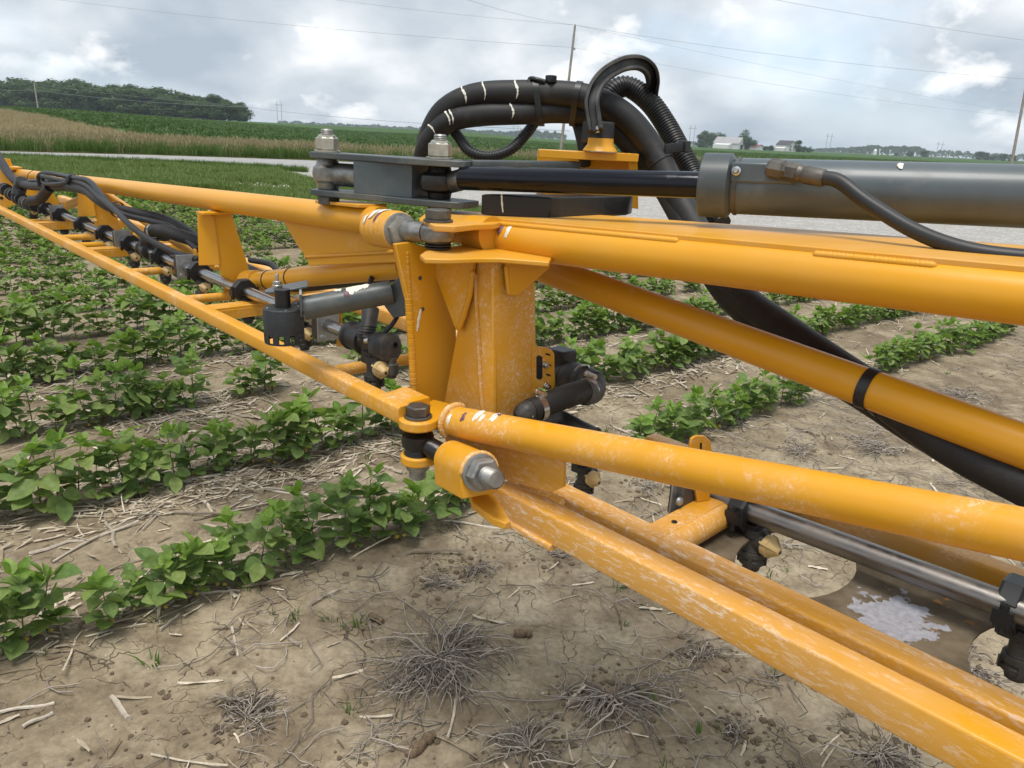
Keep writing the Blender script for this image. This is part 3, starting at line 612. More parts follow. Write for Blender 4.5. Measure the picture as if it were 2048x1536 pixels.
for px, top, d, lab in ((1751, 298, 700, 'white round tank standing left of two thin white augers'),):
    p = at(px, 300, d); z = float(terrain(p[0], p[1])); h_ = at(px, top, d)[2] - z; t_ = thing('white_tank', (p[0], p[1], z), lab, 'tank')
    MB().lathe(p * [1, 1, 0] + UP * z, UP, [(0, 1.6), (h_ * .75, 1.6), (h_, .3)], 20).build('shell', MT['silo'], t_); MB().lathe(p * [1, 1, 0] + UP * (z + h_), UP, [(-.05, .4), (.3, .35)], 12).build('hatch', MT['silo'], t_)
for px, top in ((1761, 298), (1782, 300)):
    p = at(px, 300, 690); z = float(terrain(p[0], p[1])); h_ = at(px, top, 690)[2] - z; t_ = thing('grain_auger', (p[0], p[1], z), 'thin white grain auger at the far field edge', 'auger', 'grain augers at the far field edge')
    q = p * [1, 1, 0] + UP * z; MB().tube([q + UP * .3, q + UP * h_ + np.array([-1.0, 0, 0])], [.5, .3], 10).build('tube', MT['silo'], t_); MB().tube([q + UP * h_ + np.array([-1.0, 0, 0]), q + UP * (h_ - 1.0) + np.array([.4, 0, 0])], .35, 10).build('spout', MT['silo'], t_)
p = at(1796, 300, 690); z = float(terrain(p[0], p[1])); t_ = thing('tractor', (p[0], p[1], z), 'tiny dark red tractor parked at the far field edge', 'tractor')
q = p * [1, 1, 0] + UP * z
MB().box(q + UP * 1.3 + [1.2, 0, 0], [1.6, 0, 0], [0, .8, 0], [0, 0, .5]).build('hood', MT['red_paint'], t_); MB().box(q + UP * 2.0 + [-.8, 0, 0], [.8, 0, 0], [0, .8, 0], [0, 0, .9]).build('cab', MT['glass_dark'], t_)
for dx, rr_ in ((-1, .9), (2, .6)): MB().lathe(q + np.array([dx, -1.0, rr_]), (0, 1, 0), [(0, rr_), (.4, rr_)], 18).build('wheel', MT['plastic'], t_); MB().lathe(q + np.array([dx, .6, rr_]), (0, 1, 0), [(0, rr_), (.4, rr_)], 18).build('wheel', MT['plastic'], t_)

# ------------------------------------------------------------------ poles, towers and wires
def upole(px, py, d, top, label, r=.15, arms=True):
    b_ = at(px, py, d); t_ = at(*top); z = float(terrain(b_[0], b_[1])); b_ = b_ + (t_ - b_) * ((z - .3 - b_[2]) / (t_[2] - b_[2]))
    o = thing('utility_pole', b_, label, 'utility pole'); MB().tube([b_, lerp(b_, t_, .5), t_], [r, r * .85, r * .68], 14).build('pole', MT['pole_wood'], o)
    MB().lathe(t_, UP, [(0, .03), (.06, .05), (.12, .05), (.16, .02)], 10).build('insulator', MT['galv'], o)
    q = lerp(t_, b_, .17); MB().box(q + np.array([.16, -.02, 0]), [.08, 0, 0], [0, .05, 0], [0, 0, .08]).build('insulator', MT['galv'], o); return o
upole(1122, 296, 60, (1150, 52, 60), 'grey wooden utility pole leaning slightly behind the hoses', .125)
upole(78, 228, 190, (68, 166, 190), 'thin pale utility pole in front of the left wood', .20)
upole(2022, 333, 85, (2062, 120, 85), 'pale utility pole at the right edge of the picture', .17)
def tower(px, base, top, d, label):
    b_ = at(px, base, d); z = float(terrain(b_[0], b_[1])); h_ = at(px, top, d)[2]; o = thing('transmission_tower', (b_[0], b_[1], z), label, 'power tower', 'two legged power towers along the horizon')
    s = np.array([d * .0028, 0, 0]); q = np.array([b_[0], b_[1], z]); r = d * .00026
    for k in (-1, 1): MB().tube([q + s * k - UP, np.array([b_[0], b_[1], h_]) + s * k], r, 8).build('leg', MT['pole_wood'], o)
    MB().tube([np.array([b_[0], b_[1], z + (h_ - z) * .84]) - s * 2.1, np.array([b_[0], b_[1], z + (h_ - z) * .84]) + s * 2.1], r * .8, 6).build('cross_arm', MT['pole_wood'], o)
for px, base, top, d, w in ((560, 251, 203, 640, 'beside the left wood'), (1382, 290, 250, 760, 'behind the clump left of the barn'), (1654, 305, 266, 800, 'right of the house'), (1876, 312, 283, 1000, 'nearest the right edge'), (1031, 272, 250, 1100, 'behind the hoses')): tower(px, base, top, d, 'far two legged power tower ' + w)
def wire(pts, r, label, sag=0.0, n=20):
    P = [np.asarray(p) for p in pts]; a, b_ = P[0], P[-1]; pp = [lerp(a, b_, k / n) - UP * sag * 4 * (k / n) * (1 - k / n) for k in range(n + 1)]
    o = MB().tube(pp, r, 6).build('power_line', MT['wire'], None, loc=a); tag(o, label, 'power line'); return o
ptop = at(1150, 50, 60); pmid = at(1147, 95, 60)
wire([at(90, -4, 78), pmid], 0.0093, 'thin wire from the leaning pole up to the top left', .35)
wire([at(630, -6, 66), ptop], 0.0081, 'thin wire running from the pole top to the left', .15)
wire([at(900, -12, 40), ptop], 0.0074, 'thin wire rising steeply left from the pole top', .2)
wire([ptop, at(2080, 160, 62)], 0.0087, 'dark wire from the pole top to the right edge', .45)
wire([ptop, at(2080, 232, 85)], 0.0062, 'faint wire falling right below the dark wire', .3)
wire([pmid, at(2080, 236, 85)], 0.0068, 'faint wire from the pole middle to the right pole', .6)
wire([at(1520, -6, 40), at(2090, 86, 46)], 0.0074, 'separate thin wire crossing the top right corner', .1)
wire([at(70, 180, 190), at(492, 214, 150)], 0.0310, 'pale wire from the left pole across the wood', .6)
wire([at(-30, 178, 200), at(70, 180, 190)], 0.0310, 'pale wire left of the left pole', .2)
wire([at(492, 214, 150), at(1140, 262, 80)], 0.0217, 'pale wire in the sky above the far field', .5)
wire([at(70, 168, 190), at(492, 212, 150)], 0.0186, 'upper thin wire from the left pole top', .4)
# ================================================================== THE MACHINE
def at_l(*pts): return [at(*p) for p in pts]
def plate(pix, p0, n, t, b=None):
    """flat plate: outline surveyed on the vertical plane (p0, n), thickness t away from the viewer's side"""
    b = b or MB(); n = nrm(n); return b.prism([on_plane(x, y, p0, n) for x, y in pix], -n * t)
def weld(name_parent, pts, r=0.004, mat='weld'):
    P = resample(pts, 0.0018); n = len(P)
    b = MB(); rs = [r * (0.84 + 0.22 * abs(math.sin(i * PI / 2.6)) + random.uniform(-.03, .03)) * min(1, (min(i, n - 1 - i) + 1) / 3) for i in range(n)]
    b.tube(P, rs, 8); return b.build('weld_bead', MT[mat], name_parent, smooth=180)
def nut_stack(parent, p, axis, af, h, mat, name='nut', washer=True, stud=0.0, sr=None, phase=0.3):
    ax = nrm(axis); p = np.asarray(p, float)
    b = MB(); b.hexa(p + ax * (0.004 if washer else 0), ax, af, h, phase)
    o = b.build(name, MT[mat], parent, smooth=30)
    if washer:
        w = MB(); w.lathe(p, ax, [(0, af * .62), (0.0005, af * .66), (0.0035, af * .66), (0.004, af * .62)], 28); w.build('washer', MT[mat], o)
    if stud > 0:
        s = MB(); r = sr or af * .3; z0 = h + (0.004 if washer else 0); pr = [(z0 - .002, r)]
        k = 0
        while k * 0.0025 < stud: pr += [(z0 + k * .0025, r), (z0 + k * .0025 + .00125, r * .92)]; k += 1
        pr += [(z0 + stud, r * .95), (z0 + stud + .0015, r * .8)]
        s.lathe(p, ax, pr, 20); s.build('bolt_end', MT[mat], o, smooth=25)
    return o
def band(parent, p, axis, r, w, mat='plastic', th=0.002, name='cable_tie', head=None):
    b = MB(); ax = nrm(axis)
    b.lathe(np.asarray(p) - ax * w / 2, ax, [(0, r), (0, r + th), (w, r + th), (w, r)], 28, caps=False)
    if head is not None:
        h = nrm(head); c = np.asarray(p) + h * (r + th + w * .35); s = np.cross(ax, h)
        b.box(c, ax * w * .7, s * w * .6, h * w * .5)
    return b.build(name, MT[mat], parent)
def splat(parent, p0, p1, R, t, ang, size, mat='white_lime', seed=0, drip=1.6):
    """dried bird dropping: thin irregular crust hugging a tube's surface"""
    rs = random.Random(seed); ax = nrm(np.asarray(p1) - np.asarray(p0)); c = lerp(p0, p1, t)
    s = nrm(np.cross(ax, UP)); u2 = np.cross(s, ax); n = 26; P = []; base = []
    rad = [rs.uniform(.35, 1.0) for _ in range(n)]
    rad = [(rad[i - 1] + rad[i] * 2 + rad[(i + 1) % n]) / 4 for i in range(n)]
    def pos(a, q, h):
        x = math.cos(a) * q * size; y = math.sin(a) * q * size * drip; th = ang + y / R
        return c + ax * x + (R + h) * (math.cos(th) * u2 + math.sin(th) * s)
    V = [pos(0, 0, .0012)] + [pos(2 * PI * i / n, rad[i] * .6, .0011) for i in range(n)] + [pos(2 * PI * i / n, rad[i], .0002) for i in range(n)]
    Fs = [(0, 1 + i, 1 + (i + 1) % n) for i in range(n)] + [(1 + i, 1 + n + i, 1 + n + (i + 1) % n, 1 + (i + 1) % n) for i in range(n)]
    b = MB(); b.add(V, Fs); return b.build('dropping', MT[mat], parent, smooth=180)

NB = -BOOM                       # face turned along the boom towards the camera side
# ------------------------------------------------------------------ outer (left) boom section
dA = lambda x: 1510 / (x + 443)
dP = lambda x: 1750 / (x + 443)
dT = lambda x: 1491 / (x + 330)
railA0, railA1 = at(812, 829, dA(812)), at(-40, 399, dA(-40))
A = thing('outer_boom_section', (railA0[0], railA0[1], railA0[2] - .02), 'orange sprayer boom section running far off to the left, nozzles hanging under its steel pipe', 'sprayer boom')
MB().beam(railA0, railA1, .029, .030, rad=.005).build('bottom_rail', MT['paint_res'], A)
off = -FRONT * .36 + UP * -.004
MB().beam(railA0 + off * 1.0, railA1 + off, .036, .036, rad=.006).build('rear_rail', MT['paint_muddy'], A)
topA0, topA1 = at(764, 444, dT(764)), at(14, 345, dT(14))
MB().cyl(topA0, topA1, .027, seg=40).build('top_tube', MT['paint'], A)
# cap strip on the top tube near the hinge
tdir = nrm(topA1 - topA0); tside = nrm(np.cross(tdir, UP)); tup = np.cross(tside, tdir)
tup = tup if tup[2] > 0 else -tup
MB().box(lerp(topA0, topA1, .028) + tup * .027 + tside * .0, tdir * .085, tside * .030, tup * .003).build('cap_plate', MT['paint_top'], A, .001)
# uprights: an angled plate with a bent front flange, standing on cross members
UPR = [dict(d=1.93, fl=[(394, 422), (424, 430), (438, 530), (397, 531)], mn=[(424, 430), (463, 426), (501, 548), (487, 594), (451, 594), (438, 530)], cap=[(394, 421), (424, 417), (463, 424), (428, 431)]),
       dict(d=2.85, fl=[(155, 383), (184, 391), (191, 433), (156, 433)], mn=[(184, 391), (209, 387), (246, 459), (240, 465), (202, 462), (191, 433)], cap=None),
       dict(d=3.75, fl=[(51, 365), (78, 369), (81, 391), (52, 391)], mn=[(78, 369), (103, 379), (121, 414), (94, 418), (81, 391)], cap=None)]
for q in UPR:
    c0 = at(*q['mn'][0], q['d']); nm = nrm(NB + FRONT * .15); nf = nrm(NB * .8 + FRONT * .75)
    o = plate(q['mn'], c0, nm, .006).build('upright', MT['paint'], A, .001)
    plate(q['fl'], c0, nf, .006).build('flange', MT['paint'], o, .0012)
    e0 = on_plane(*q['mn'][0], c0, nm); e1 = on_plane(*q['mn'][-1], c0, nm)
    weld(o, [e0 + NB * .003, e1 + NB * .003], .0035)
    if q['cap']:
        MB().box(lerp(e0, on_plane(*q['mn'][1], c0, nm), .5) + FRONT * .012 + UP * .004, FRONT * .045, NB * .022, UP * .003).build('cap_lip', MT['paint'], o, .001)
# cross members from rail to rear rail
def rail_at(px):
    t0, t1 = 0.0, 1.0
    for _ in range(40):
        tm = (t0 + t1) / 2; p = lerp(railA0, railA1, tm); v = p - EYE_P; x = 1024 + F_PX * np.dot(v, _r) / np.dot(v, _f)
        if x > px: t0 = tm
        else: t1 = tm
    return lerp(railA0, railA1, (t0 + t1) / 2)
for px in (640, 352, 243, 138, 107, 44):
    p = rail_at(px); MB().tube([p + UP * -.006, p - FRONT * .36 - UP * .012], .0115, 18).build('cross_tube', MT['paint_res'], A)
for px in (404, 166, 60):
    p = rail_at(px); o = MB().box(p - FRONT * .185 + UP * .006, FRONT * .175, BOOM * .026, UP * .003).build('cross_channel', MT['paint_res'], A, .001)
    MB().box(p - FRONT * .185 - BOOM * .024 - UP * .009, FRONT * .172, BOOM * .003, UP * .012).build('web', MT['paint_res'], o, .001)
# braces
MB().cyl(at(489, 566, 2.02), at(812, 531, 1.42), .0245, seg=36).build('diagonal_tube', MT['paint'], A)
MB().cyl(at(496, 563, 2.0), at(515, 560, 1.95), .030, .026, seg=32).build('diagonal_tube_collar', MT['weld'], A)
MB().cyl(at(206, 385, 2.95), at(420, 528, 2.3), .016, seg=24).build('brace_tube', MT['paint'], A)
MB().cyl(at(118, 418, 3.6), at(168, 397, 3.2), .018, seg=20).build('brace_tube', MT['paint_res'], A)
# gusset between top tube and diagonal tube
gp = at(690, 480, 1.50)
plate([(562, 436), (700, 452), (790, 470), (800, 525), (700, 528), (618, 532), (612, 515), (594, 490)], gp, FRONT, .008).build('gusset', MT['paint'], A, .0015)
weld(A, [on_plane(610, 514, gp, FRONT), on_plane(700, 509, gp, FRONT), on_plane(790, 504, gp, FRONT)], .004)
# hinge post of the left section
pA = at(833, 700, 1.285)
post = plate([(790, 488), (822, 484), (880, 505), (912, 640), (916, 850), (833, 848), (826, 640)], pA, NB, .008).build('hinge_post', MT['paint'], A, .0015)
sA = at(815, 600, 1.285)
plate([(783, 492), (816, 490), (826, 610), (833, 848), (826, 848), (820, 640), (806, 590)], sA + FRONT * .002, nrm(FRONT + NB * .35), .008).build('side_plate', MT['paint'], post, .0015)
weld(post, [on_plane(x, y, pA, NB) - NB * .0058 for x, y in ((815, 500), (819, 560), (823, 620), (828, 700), (832, 780), (834, 838))], .0072)
for hx, hy in ((840, 556), (845, 618)):
    c = on_plane(hx, hy, pA, NB); MB().lathe(c + NB * -.002, NB, [(0, .0038), (.0026, .0038), (.0028, .0034)], 16).build('rivet_hole', MT['steel_dark'], post)
    dr = MB(); dr.lathe(c + NB * .001 - UP * .012, NB, [(0, .001), (.0008, .0008)], 10)
def drip(parent, pts, w, pl_n, mat='white_lime'):
    P = resample(spline(pts, 6), .003); b = MB(); n = len(P); s = nrm(np.cross(pl_n, UP)); L = []
    for i, p in enumerate(P):
        ww = w * (.45 + .55 * math.sin(PI * min(1, (i + .5) / n) ** .8)) * (1 + .2 * math.sin(i * 1.7))
        L.append([p + s * ww + pl_n * .0003, p + pl_n * .0016, p - s * ww + pl_n * .0003])
    b.add([q for r in L for q in r], [(i * 3 + k, i * 3 + k + 1, i * 3 + k + 4, i * 3 + k + 3) for i in range(n - 1) for k in (0, 1)])
    return b.build('dropping', MT[mat], parent, smooth=180)
drip(post, [on_plane(x, y, pA, NB) for x, y in ((842, 618), (838, 635), (836, 650), (834, 662))], .0030, NB)
# top knuckle (horizontal boss) with its rod end
kn0, kn1 = at(751, 456, 1.33), at(800, 461, 1.245)
kax = nrm(kn1 - kn0)
kn = MB().lathe(kn0, kax, [(0, .028), (.002, .0308), (np.linalg.norm(kn1 - kn0) - .002, .0308), (np.linalg.norm(kn1 - kn0), .028)], 36).build('knuckle_boss', MT['paint_res'], A)
b = MB()
for t in (.12, .30, .5, .68, .85):
    c = lerp(kn0, kn1, t); b.lathe(c - kax * .006, kax, [(0, .0303), (.003, .0322), (.009, .0322), (.012, .0303)], 36, caps=False)
b.build('weld_bead', MT['weld'], kn, smooth=180)
for i, (t, a, sz) in enumerate(((.35, .5, .011), (.6, .75, .008), (.5, .15, .012), (.2, 1.0, .006))): splat(kn, kn0, kn1, .0323, t, a, sz, 'white_lime' if i != 1 else 'purple_lime', 11 + i, 2.2)
nut_stack(kn, kn0, -kax, .040, .016, 'zinc_worn', washer=False)
nut_stack(kn, kn1, kax, .044, .014, 'zinc_worn', 'jam_nut')
sh0 = kn1 + kax * .018; eye = at(876, 467, 1.20)
MB().tube([sh0 - kax * .03, lerp(sh0, eye, .35), lerp(sh0, eye, .6)], [.0175, .0175, .015], 24).build('rod_end_shank', MT['rod_end'], kn)
MB().lathe(eye - UP * .0125, UP, [(0, .019), (0, .024), (.003, .0275), (.0125, .0290), (.022, .0275), (.025, .024), (.025, .019)], 36).build('rod_end_eye', MT['rod_end'], kn)
# lower lug
lugc = at(836, 842, 1.205)
def disc_lug(c, r, h, tail, wt):
    pts = []; tl = nrm(tail); sd = np.cross(UP, tl)
    for k in range(17):
        a = PI / 2 + PI * k / 16; pts.append(c + r * (math.cos(a) * tl + math.sin(a) * sd))
    pts += [c + tl * wt - sd * r * 1.05, c + tl * wt + sd * r * 1.05]
    return MB().prism(pts, UP * h)
lug = disc_lug(lugc - UP * .010, .031, .017, nrm(-FRONT * .85 + BOOM * .25), .085).build('hinge_lug', MT['paint_res'], A, .003)
weld(lug, [on_plane(x, y, pA, NB) + NB * .004 for x, y in ((836, 843), (862, 838), (896, 834))], .006)
MB().prism([lugc + UP * -.010 + BOOM * .028 + FRONT * .012, lugc - UP * .010 - FRONT * .045 + BOOM * .028, lugc - UP * .010 - FRONT * .045 + BOOM * .10, lugc - UP * .010 + FRONT * .012 + BOOM * .085], UP * .034).build('rail_end_plate', MT['paint_res'], A, .002)
nut_stack(lug, lugc + UP * .007, UP, .034, .016, 'steel_dark', 'bolt_head')
low = lugc - UP * .062
lug2 = disc_lug(low - UP * .010, .028, .016, nrm(-FRONT), .06).build('hinge_lug', MT['paint_res'], A, .003)
MB().lathe(low - UP * .058, UP, [(.020, .0120), (.022, .0142), (.036, .0142), (.037, .0185), (.046, .0205), (.048, .0205)], 26).build('collar', MT['zinc_worn'], lug2, smooth=40)

# ------------------------------------------------------------------ spray pipe on the left section and its nozzles
pipA = lambda x: at(x, 379 + .4135 * x, dP(x))
pA0, pA1 = pipA(712), pipA(84)
pdA = nrm(pA1 - pA0)
MB().cyl(pA0, pA1, .0140, seg=28).build('spray_pipe', MT['stainless'], A)
def nozzle_mesh():
    """local frame: x along the pipe (away), y towards the near side, z up; origin on the pipe axis"""
    X, Y, Z = np.eye(3)
    clamp = MB(); clamp.lathe(-X * .011, X, [(0, .0150), (0, .0285), (.003, .0305), (.019, .0305), (.022, .0285), (.022, .0150)], 8, phase=PI / 8)
    clamp.box(Z * -.002 + Y * .029, X * .009, Y * .006, Z * .008); clamp.box(Z * -.002 - Y * .029, X * .009, Y * .006, Z * .008)
    clamp.cyl(Y * .030 - Z * .02, Y * .030 + Z * .012, .0045, seg=10)
    o = X * -.016
    body = MB(); body.lathe(o - Z * .020, -Z, [(0, .014), (.010, .015), (.014, .0125), (.026, .0125), (.030, .0145), (.034, .0120)], 18)
    body.box(X * -.008 - Z * .024, X * .014, Y * .011, Z * .010)
    body.lathe(o - Z * .036, -X, [(0, .0125), (.012, .0130), (.018, .0125)], 18)
    body.lathe(o - Z * .036, -Y, [(.0, .0115), (.022, .011), (.026, .009)], 16)
    tip = MB(); tip.lathe(o - Z * .050, -Z, [(0, .0125), (.002, .0165), (.008, .0172), (.010, .0150), (.012, .0150), (.014, .0165), (.019, .0165), (.021, .0120), (.029, .0105), (.031, .0070)], 18)
    for a in range(4):
        an = a * PI / 2 + .4; d = X * math.cos(an) + Y * math.sin(an); tip.box(o - Z * .064 + d * .0155, d * .003, np.cross(Z, d) * .0028, Z * .006)
    cap = MB(); cdir = nrm(Y * .10 - X * .98 - Z * .10); cp = o - Z * .037 - X * .012
    cap.lathe(cp + cdir * .004, cdir, [(0, .0125), (.001, .0138), (.008, .0140), (.009, .0118), (.014, .0085), (.019, .0056), (.022, .0050), (.0225, .0026)], 22)
    s1 = nrm(np.cross(cdir, Z)); s2 = np.cross(s1, cdir)
    for k in range(3):
        an = k * 2 * PI / 3 + .5; d = s1 * math.cos(an) + s2 * math.sin(an); t = np.cross(cdir, d)
        cap.prism([cp + cdir * .004 + d * .0168 - t * .0014, cp + cdir * .012 + d * .0162 - t * .0014, cp + cdir * .0255 + d * .005 - t * .0014, cp + cdir * .010 + d * .003 - t * .0014], t * .0028)
    hole = MB(); hole.lathe(cp + cdir * .0267, cdir, [(0, .0026), (.0003, .0024)], 12)
    return clamp, body, tip, cap, hole
_nz = nozzle_mesh()
NZ = [m.mesh(n, MT[k], smooth=30) for m, n, k in zip(_nz, ('clamp', 'nozzle_body', 'nozzle_tip', 'nozzle_cap', 'nozzle_hole'), ('plastic', 'plastic', 'plastic', 'tan', 'plastic'))]
def inst(me, name, parent, mw, base):
    """object with shared mesh, placed by world matrix under a part chain whose world offset is the thing's base"""
    o = bpy.data.objects.new(name, me); COL.objects.link(o); o.parent = parent; o.matrix_local = base.inverted() @ mw; return o
def frame_m(p, x, z=UP):
    x = nrm(x); y = nrm(np.cross(z, x)); z = np.cross(x, y); m = Matrix.Identity(4)
    for i in range(3): m[i][0], m[i][1], m[i][2], m[i][3] = x[i], y[i], z[i], p[i]
    return m
def add_nozzle(parent, p, x, clamp=True, cap=True, sc=1.0, dusty=False):
    base = Matrix.Translation(Vector(parent['_o'])); mw = frame_m(p, x) @ Matrix.Scale(sc, 4)
    if np.dot(np.cross(UP, nrm(x)), FRONT) < 0: mw = frame_m(p, -np.asarray(x)) @ Matrix.Scale(sc, 4)
    nb = inst(NZ[1], 'nozzle_body', parent, mw, base); nb['_o'] = list(parent['_o'])
    ident = Matrix.Identity(4)
    for me, nm, on in ((NZ[0], 'clamp', clamp), (NZ[2], 'nozzle_tip', True), (NZ[3], 'nozzle_cap', cap), (NZ[4], 'orifice', cap)):
        if on:
            o = bpy.data.objects.new(nm, me); COL.objects.link(o); o.parent = nb
    return nb
for x in (94, 123, 167, 211, 262, 324, 398, 488, 600): add_nozzle(A, pipA(x), pdA)
add_nozzle(A, pipA(62) + UP * .0, pdA, clamp=False)
# square pipe brackets on straps
for x in (113, 243, 368, 649):
    p = pipA(x); o = MB().box(p + UP * .002, pdA * .014, FRONT * .024, UP * .030).build('pipe_bracket', MT['plastic'], A, .002)
    MB().box(p - pdA * .016 + UP * .0, pdA * .0014, FRONT * .026, UP * .033).build('bracket_plate', MT['galv'], o, .0006)
    hp = p - pdA * .0175 + FRONT * .016 - UP * .024; MB().lathe(hp, -pdA, [(0, .006), (.004, .0055), (.005, .003)], 6).build('screw', MT['galv'], o)
    st = p - FRONT * .035
    MB().beam(st + UP * .045, st - UP * .055, .022, .004, up=FRONT, rad=.0018).build('strap', MT['paint'], A)
# coupler sleeve
c0, c1 = pipA(284), pipA(310)
MB().lathe(c0, c1 - c0, [(0, .017), (.004, .024), (.015, .0245), (.018, .021), (.05, .0215), (.053, .0255), (.075, .0255), (.078, .020)], 22).build('pipe_coupler', MT['plastic'], A)
MB().tube(spline([pipA(296), pipA(296) + UP * .04, at(312, 470, 2.42), at(330, 470, 2.36)], 8), .020, 18).build('coupler_tee', MT['plastic'], A)
# end valve assembly at the pipe's near end
E0 = pipA(706); ev = MB(); ev.lathe(E0 + pdA * .012, -pdA, [(0, .018), (.002, .028), (.012, .030), (.016, .0255), (.050, .0255), (.054, .029), (.062, .029), (.064, .022), (.085, .021), (.088, .026), (.104, .026), (.106, .017), (.108, .016), (.108, .011), (.09, .010)], 24)
evo = ev.build('end_valve', MT['plastic'], A, smooth=30)
q = at(752, 692, 1.40)
MB().box(q, pdA * .020, FRONT * .018, UP * .020).build('valve_block', MT['plastic'], evo, .003)
MB().lathe(at(762, 690, 1.385), -pdA, [(0, .016), (.016, .0165), (.018, .0155), (.018, .0105), (.004, .010)], 22).build('valve_port', MT['plastic'], evo)
MB().tube([at(730, 685, 1.43), at(733, 665, 1.435), at(738, 645, 1.44), at(741, 618, 1.45)], [.015, .017, .015, .017], 16).build('solenoid_plug', MT['plastic_dusty'], evo)
for k in range(5):
    c = lerp(at(732, 672, 1.43), at(737, 650, 1.438), k / 4); MB().lathe(c, UP, [(0, .014), (.0015, .0185), (.003, .014)], 18, caps=False).build('rib_ring', MT['plastic'], evo)
cv = at(778, 695, 1.37); cvd = nrm(-pdA + FRONT * -.25 + UP * .12)
MB().lathe(cv - cvd * .030, cvd, [(0, .018), (.003, .027), (.036, .0275), (.040, .022), (.042, .010)], 26).build('check_valve', MT['plastic_dusty'], evo)
MB().lathe(at(786, 690, 1.335), cvd, [(0, .008), (.006, .0078), (.006, .0045), (.002, .0045)], 14).build('valve_nipple', MT['plastic'], evo)
MB().lathe(at(783, 715, 1.37), -UP, [(0, .009), (.010, .009), (.012, .0135), (.030, .0135), (.032, .010), (.038, .009)], 18).build('relief_cap', MT['plastic_dusty'], evo)
mwn = at(745, 722, 1.385)
add_nozzle(A, mwn + UP * .034 - pdA * -.012, pdA, clamp=False, sc=1.12)
# slotted plate by the rail (outer hinge bracket, far left)
fl = thing('boom_fold_bracket', at(4, 420, 3.9), 'orange hinge bracket with hoses at the far left end of the boom', 'bracket')
fp = at(8, 380, 3.85)
plate([(-60, 330), (2, 338), (16, 352), (36, 378), (34, 408), (8, 418), (-60, 420)], fp, nrm(NB + FRONT * .3), .01).build('side_plate', MT['paint_res'], fl, .002)
plate([(2, 316), (20, 318), (30, 342), (26, 345), (14, 344), (8, 330)], at(10, 330, 4.0), nrm(NB), .02).build('guide_plate', MT['paint'], fl, .002)
MB().box(at(18, 336, 4.0), BOOM * .06, FRONT * .05, UP * .008).build('top_plate', MT['paint'], fl, .002)
for hx, hy in ((4, 380), (3, 396)): MB().lathe(on_plane(hx, hy, fp, nrm(NB + FRONT * .3)), nrm(NB + FRONT * .3), [(0, .008), (.002, .008)], 12).build('bolt_hole', MT['plastic'], fl)
for i, (x, y, d) in enumerate(((8, 378, 3.55), (22, 388, 3.5), (36, 396, 3.45), (50, 405, 3.4), (64, 408, 3.35))):
    c = at(x, y, d); MB().lathe(c, nrm(-pdA), [(0, .02), (.004, .03), (.03, .03), (.034, .022), (.06, .022), (.062, .028), (.08, .028)], 12).build('valve_body', MT['plastic_dusty' if i % 2 else 'plastic'], A, smooth=30)
MB().tube(spline([at(36, 392, 3.42), at(40, 375, 3.42), at(46, 362, 3.4)], 5), .028, 12).build('valve_stack', MT['plastic'], A)
for k, (x, y) in enumerate(((72, 455), (112, 455), (20, 415))): pass

# ------------------------------------------------------------------ grey sensor holder on the left post
S = thing('sensor_holder', at(600, 640, 1.33), 'slate grey tube arm holding a black round sensor can beside the post', 'sensor')
a0, a1 = at(606, 617, 1.30), at(783, 584, 1.33)
sx = nrm(a1 - a0)
arm = MB(); arm.lathe(a0, sx, [(.004, .0175), (0, .0175), (0, .0208), (np.linalg.norm(a1 - a0), .0208)], 36, caps=False); arm.build('arm', MT['grey_dusty'], S)
ap = at(792, 590, 1.325)
flare = [(772, 580), (800, 551), (806, 560), (813, 632), (786, 636), (768, 612)]
plate(flare, ap, nrm(FRONT * .9 + NB * .55), .006).build('mount_plate', MT['grey'], S, .0015)
hp = MB(); hz = at(596, 579, 1.29)
top = []
for k in range(13):
    a = PI / 2 + PI * k / 12; top.append(at(561, 580, 1.30) + .027 * (math.cos(a) * sx + math.sin(a) * np.cross(UP, sx)))
top += [at(561, 580, 1.30) + sx * .047 - np.cross(UP, sx) * .027, at(561, 580, 1.30) + sx * .047 + np.cross(UP, sx) * .027]
hp.prism(top, UP * .004); hpo = hp.build('head_plate', MT['grey'], S, .001)
# end plate with the round opening of the arm
ec = at(600, 612, 1.295); s2 = np.cross(UP, sx); nb_ = 28; outer = []; inner = []
for k in range(nb_):
    a = 2 * PI * k / nb_; c_, s_ = math.cos(a), math.sin(a); m_ = max(abs(c_), abs(s_)); 
    outer.append(ec + s2 * (.026 * (c_ / m_ if s_ > 0 else c_)) + UP * (.031 * (s_ / m_) if s_ > 0 else .024 * s_))
    inner.append(ec + s2 * (.0175 * c_) + UP * (.0175 * s_ - .002))
ring = MB(); V = outer + inner + [p + sx * .004 for p in outer] + [p + sx * .004 for p in inner]; n_ = nb_; Fs = []
for k in range(n_):
    k2 = (k + 1) % n_
    Fs += [(k, k2, n_ + k2, n_ + k), (2 * n_ + k, 3 * n_ + k, 3 * n_ + k2, 2 * n_ + k2), (k, 2 * n_ + k, 2 * n_ + k2, k2), (n_ + k, n_ + k2, 3 * n_ + k2, 3 * n_ + k)]
ring.add(V, Fs); ring.build('end_plate', MT['grey'], S)
cc = at(566, 614, 1.285)
MB().lathe(cc + UP * .031, -UP, [(0, .0130), (.031, .0130)], 24).build('neck', MT['plastic'], S)
canb = MB(); canb.lathe(cc, -UP, [(0, .010), (0, .0305), (.002, .0328), (.006, .0330), (.007, .0336), (.044, .0336), (.044, .0315), (.01, .0315)], 40, caps=False); can = canb.build('sensor_can', MT['wrinkle'], S)
tb = MB()
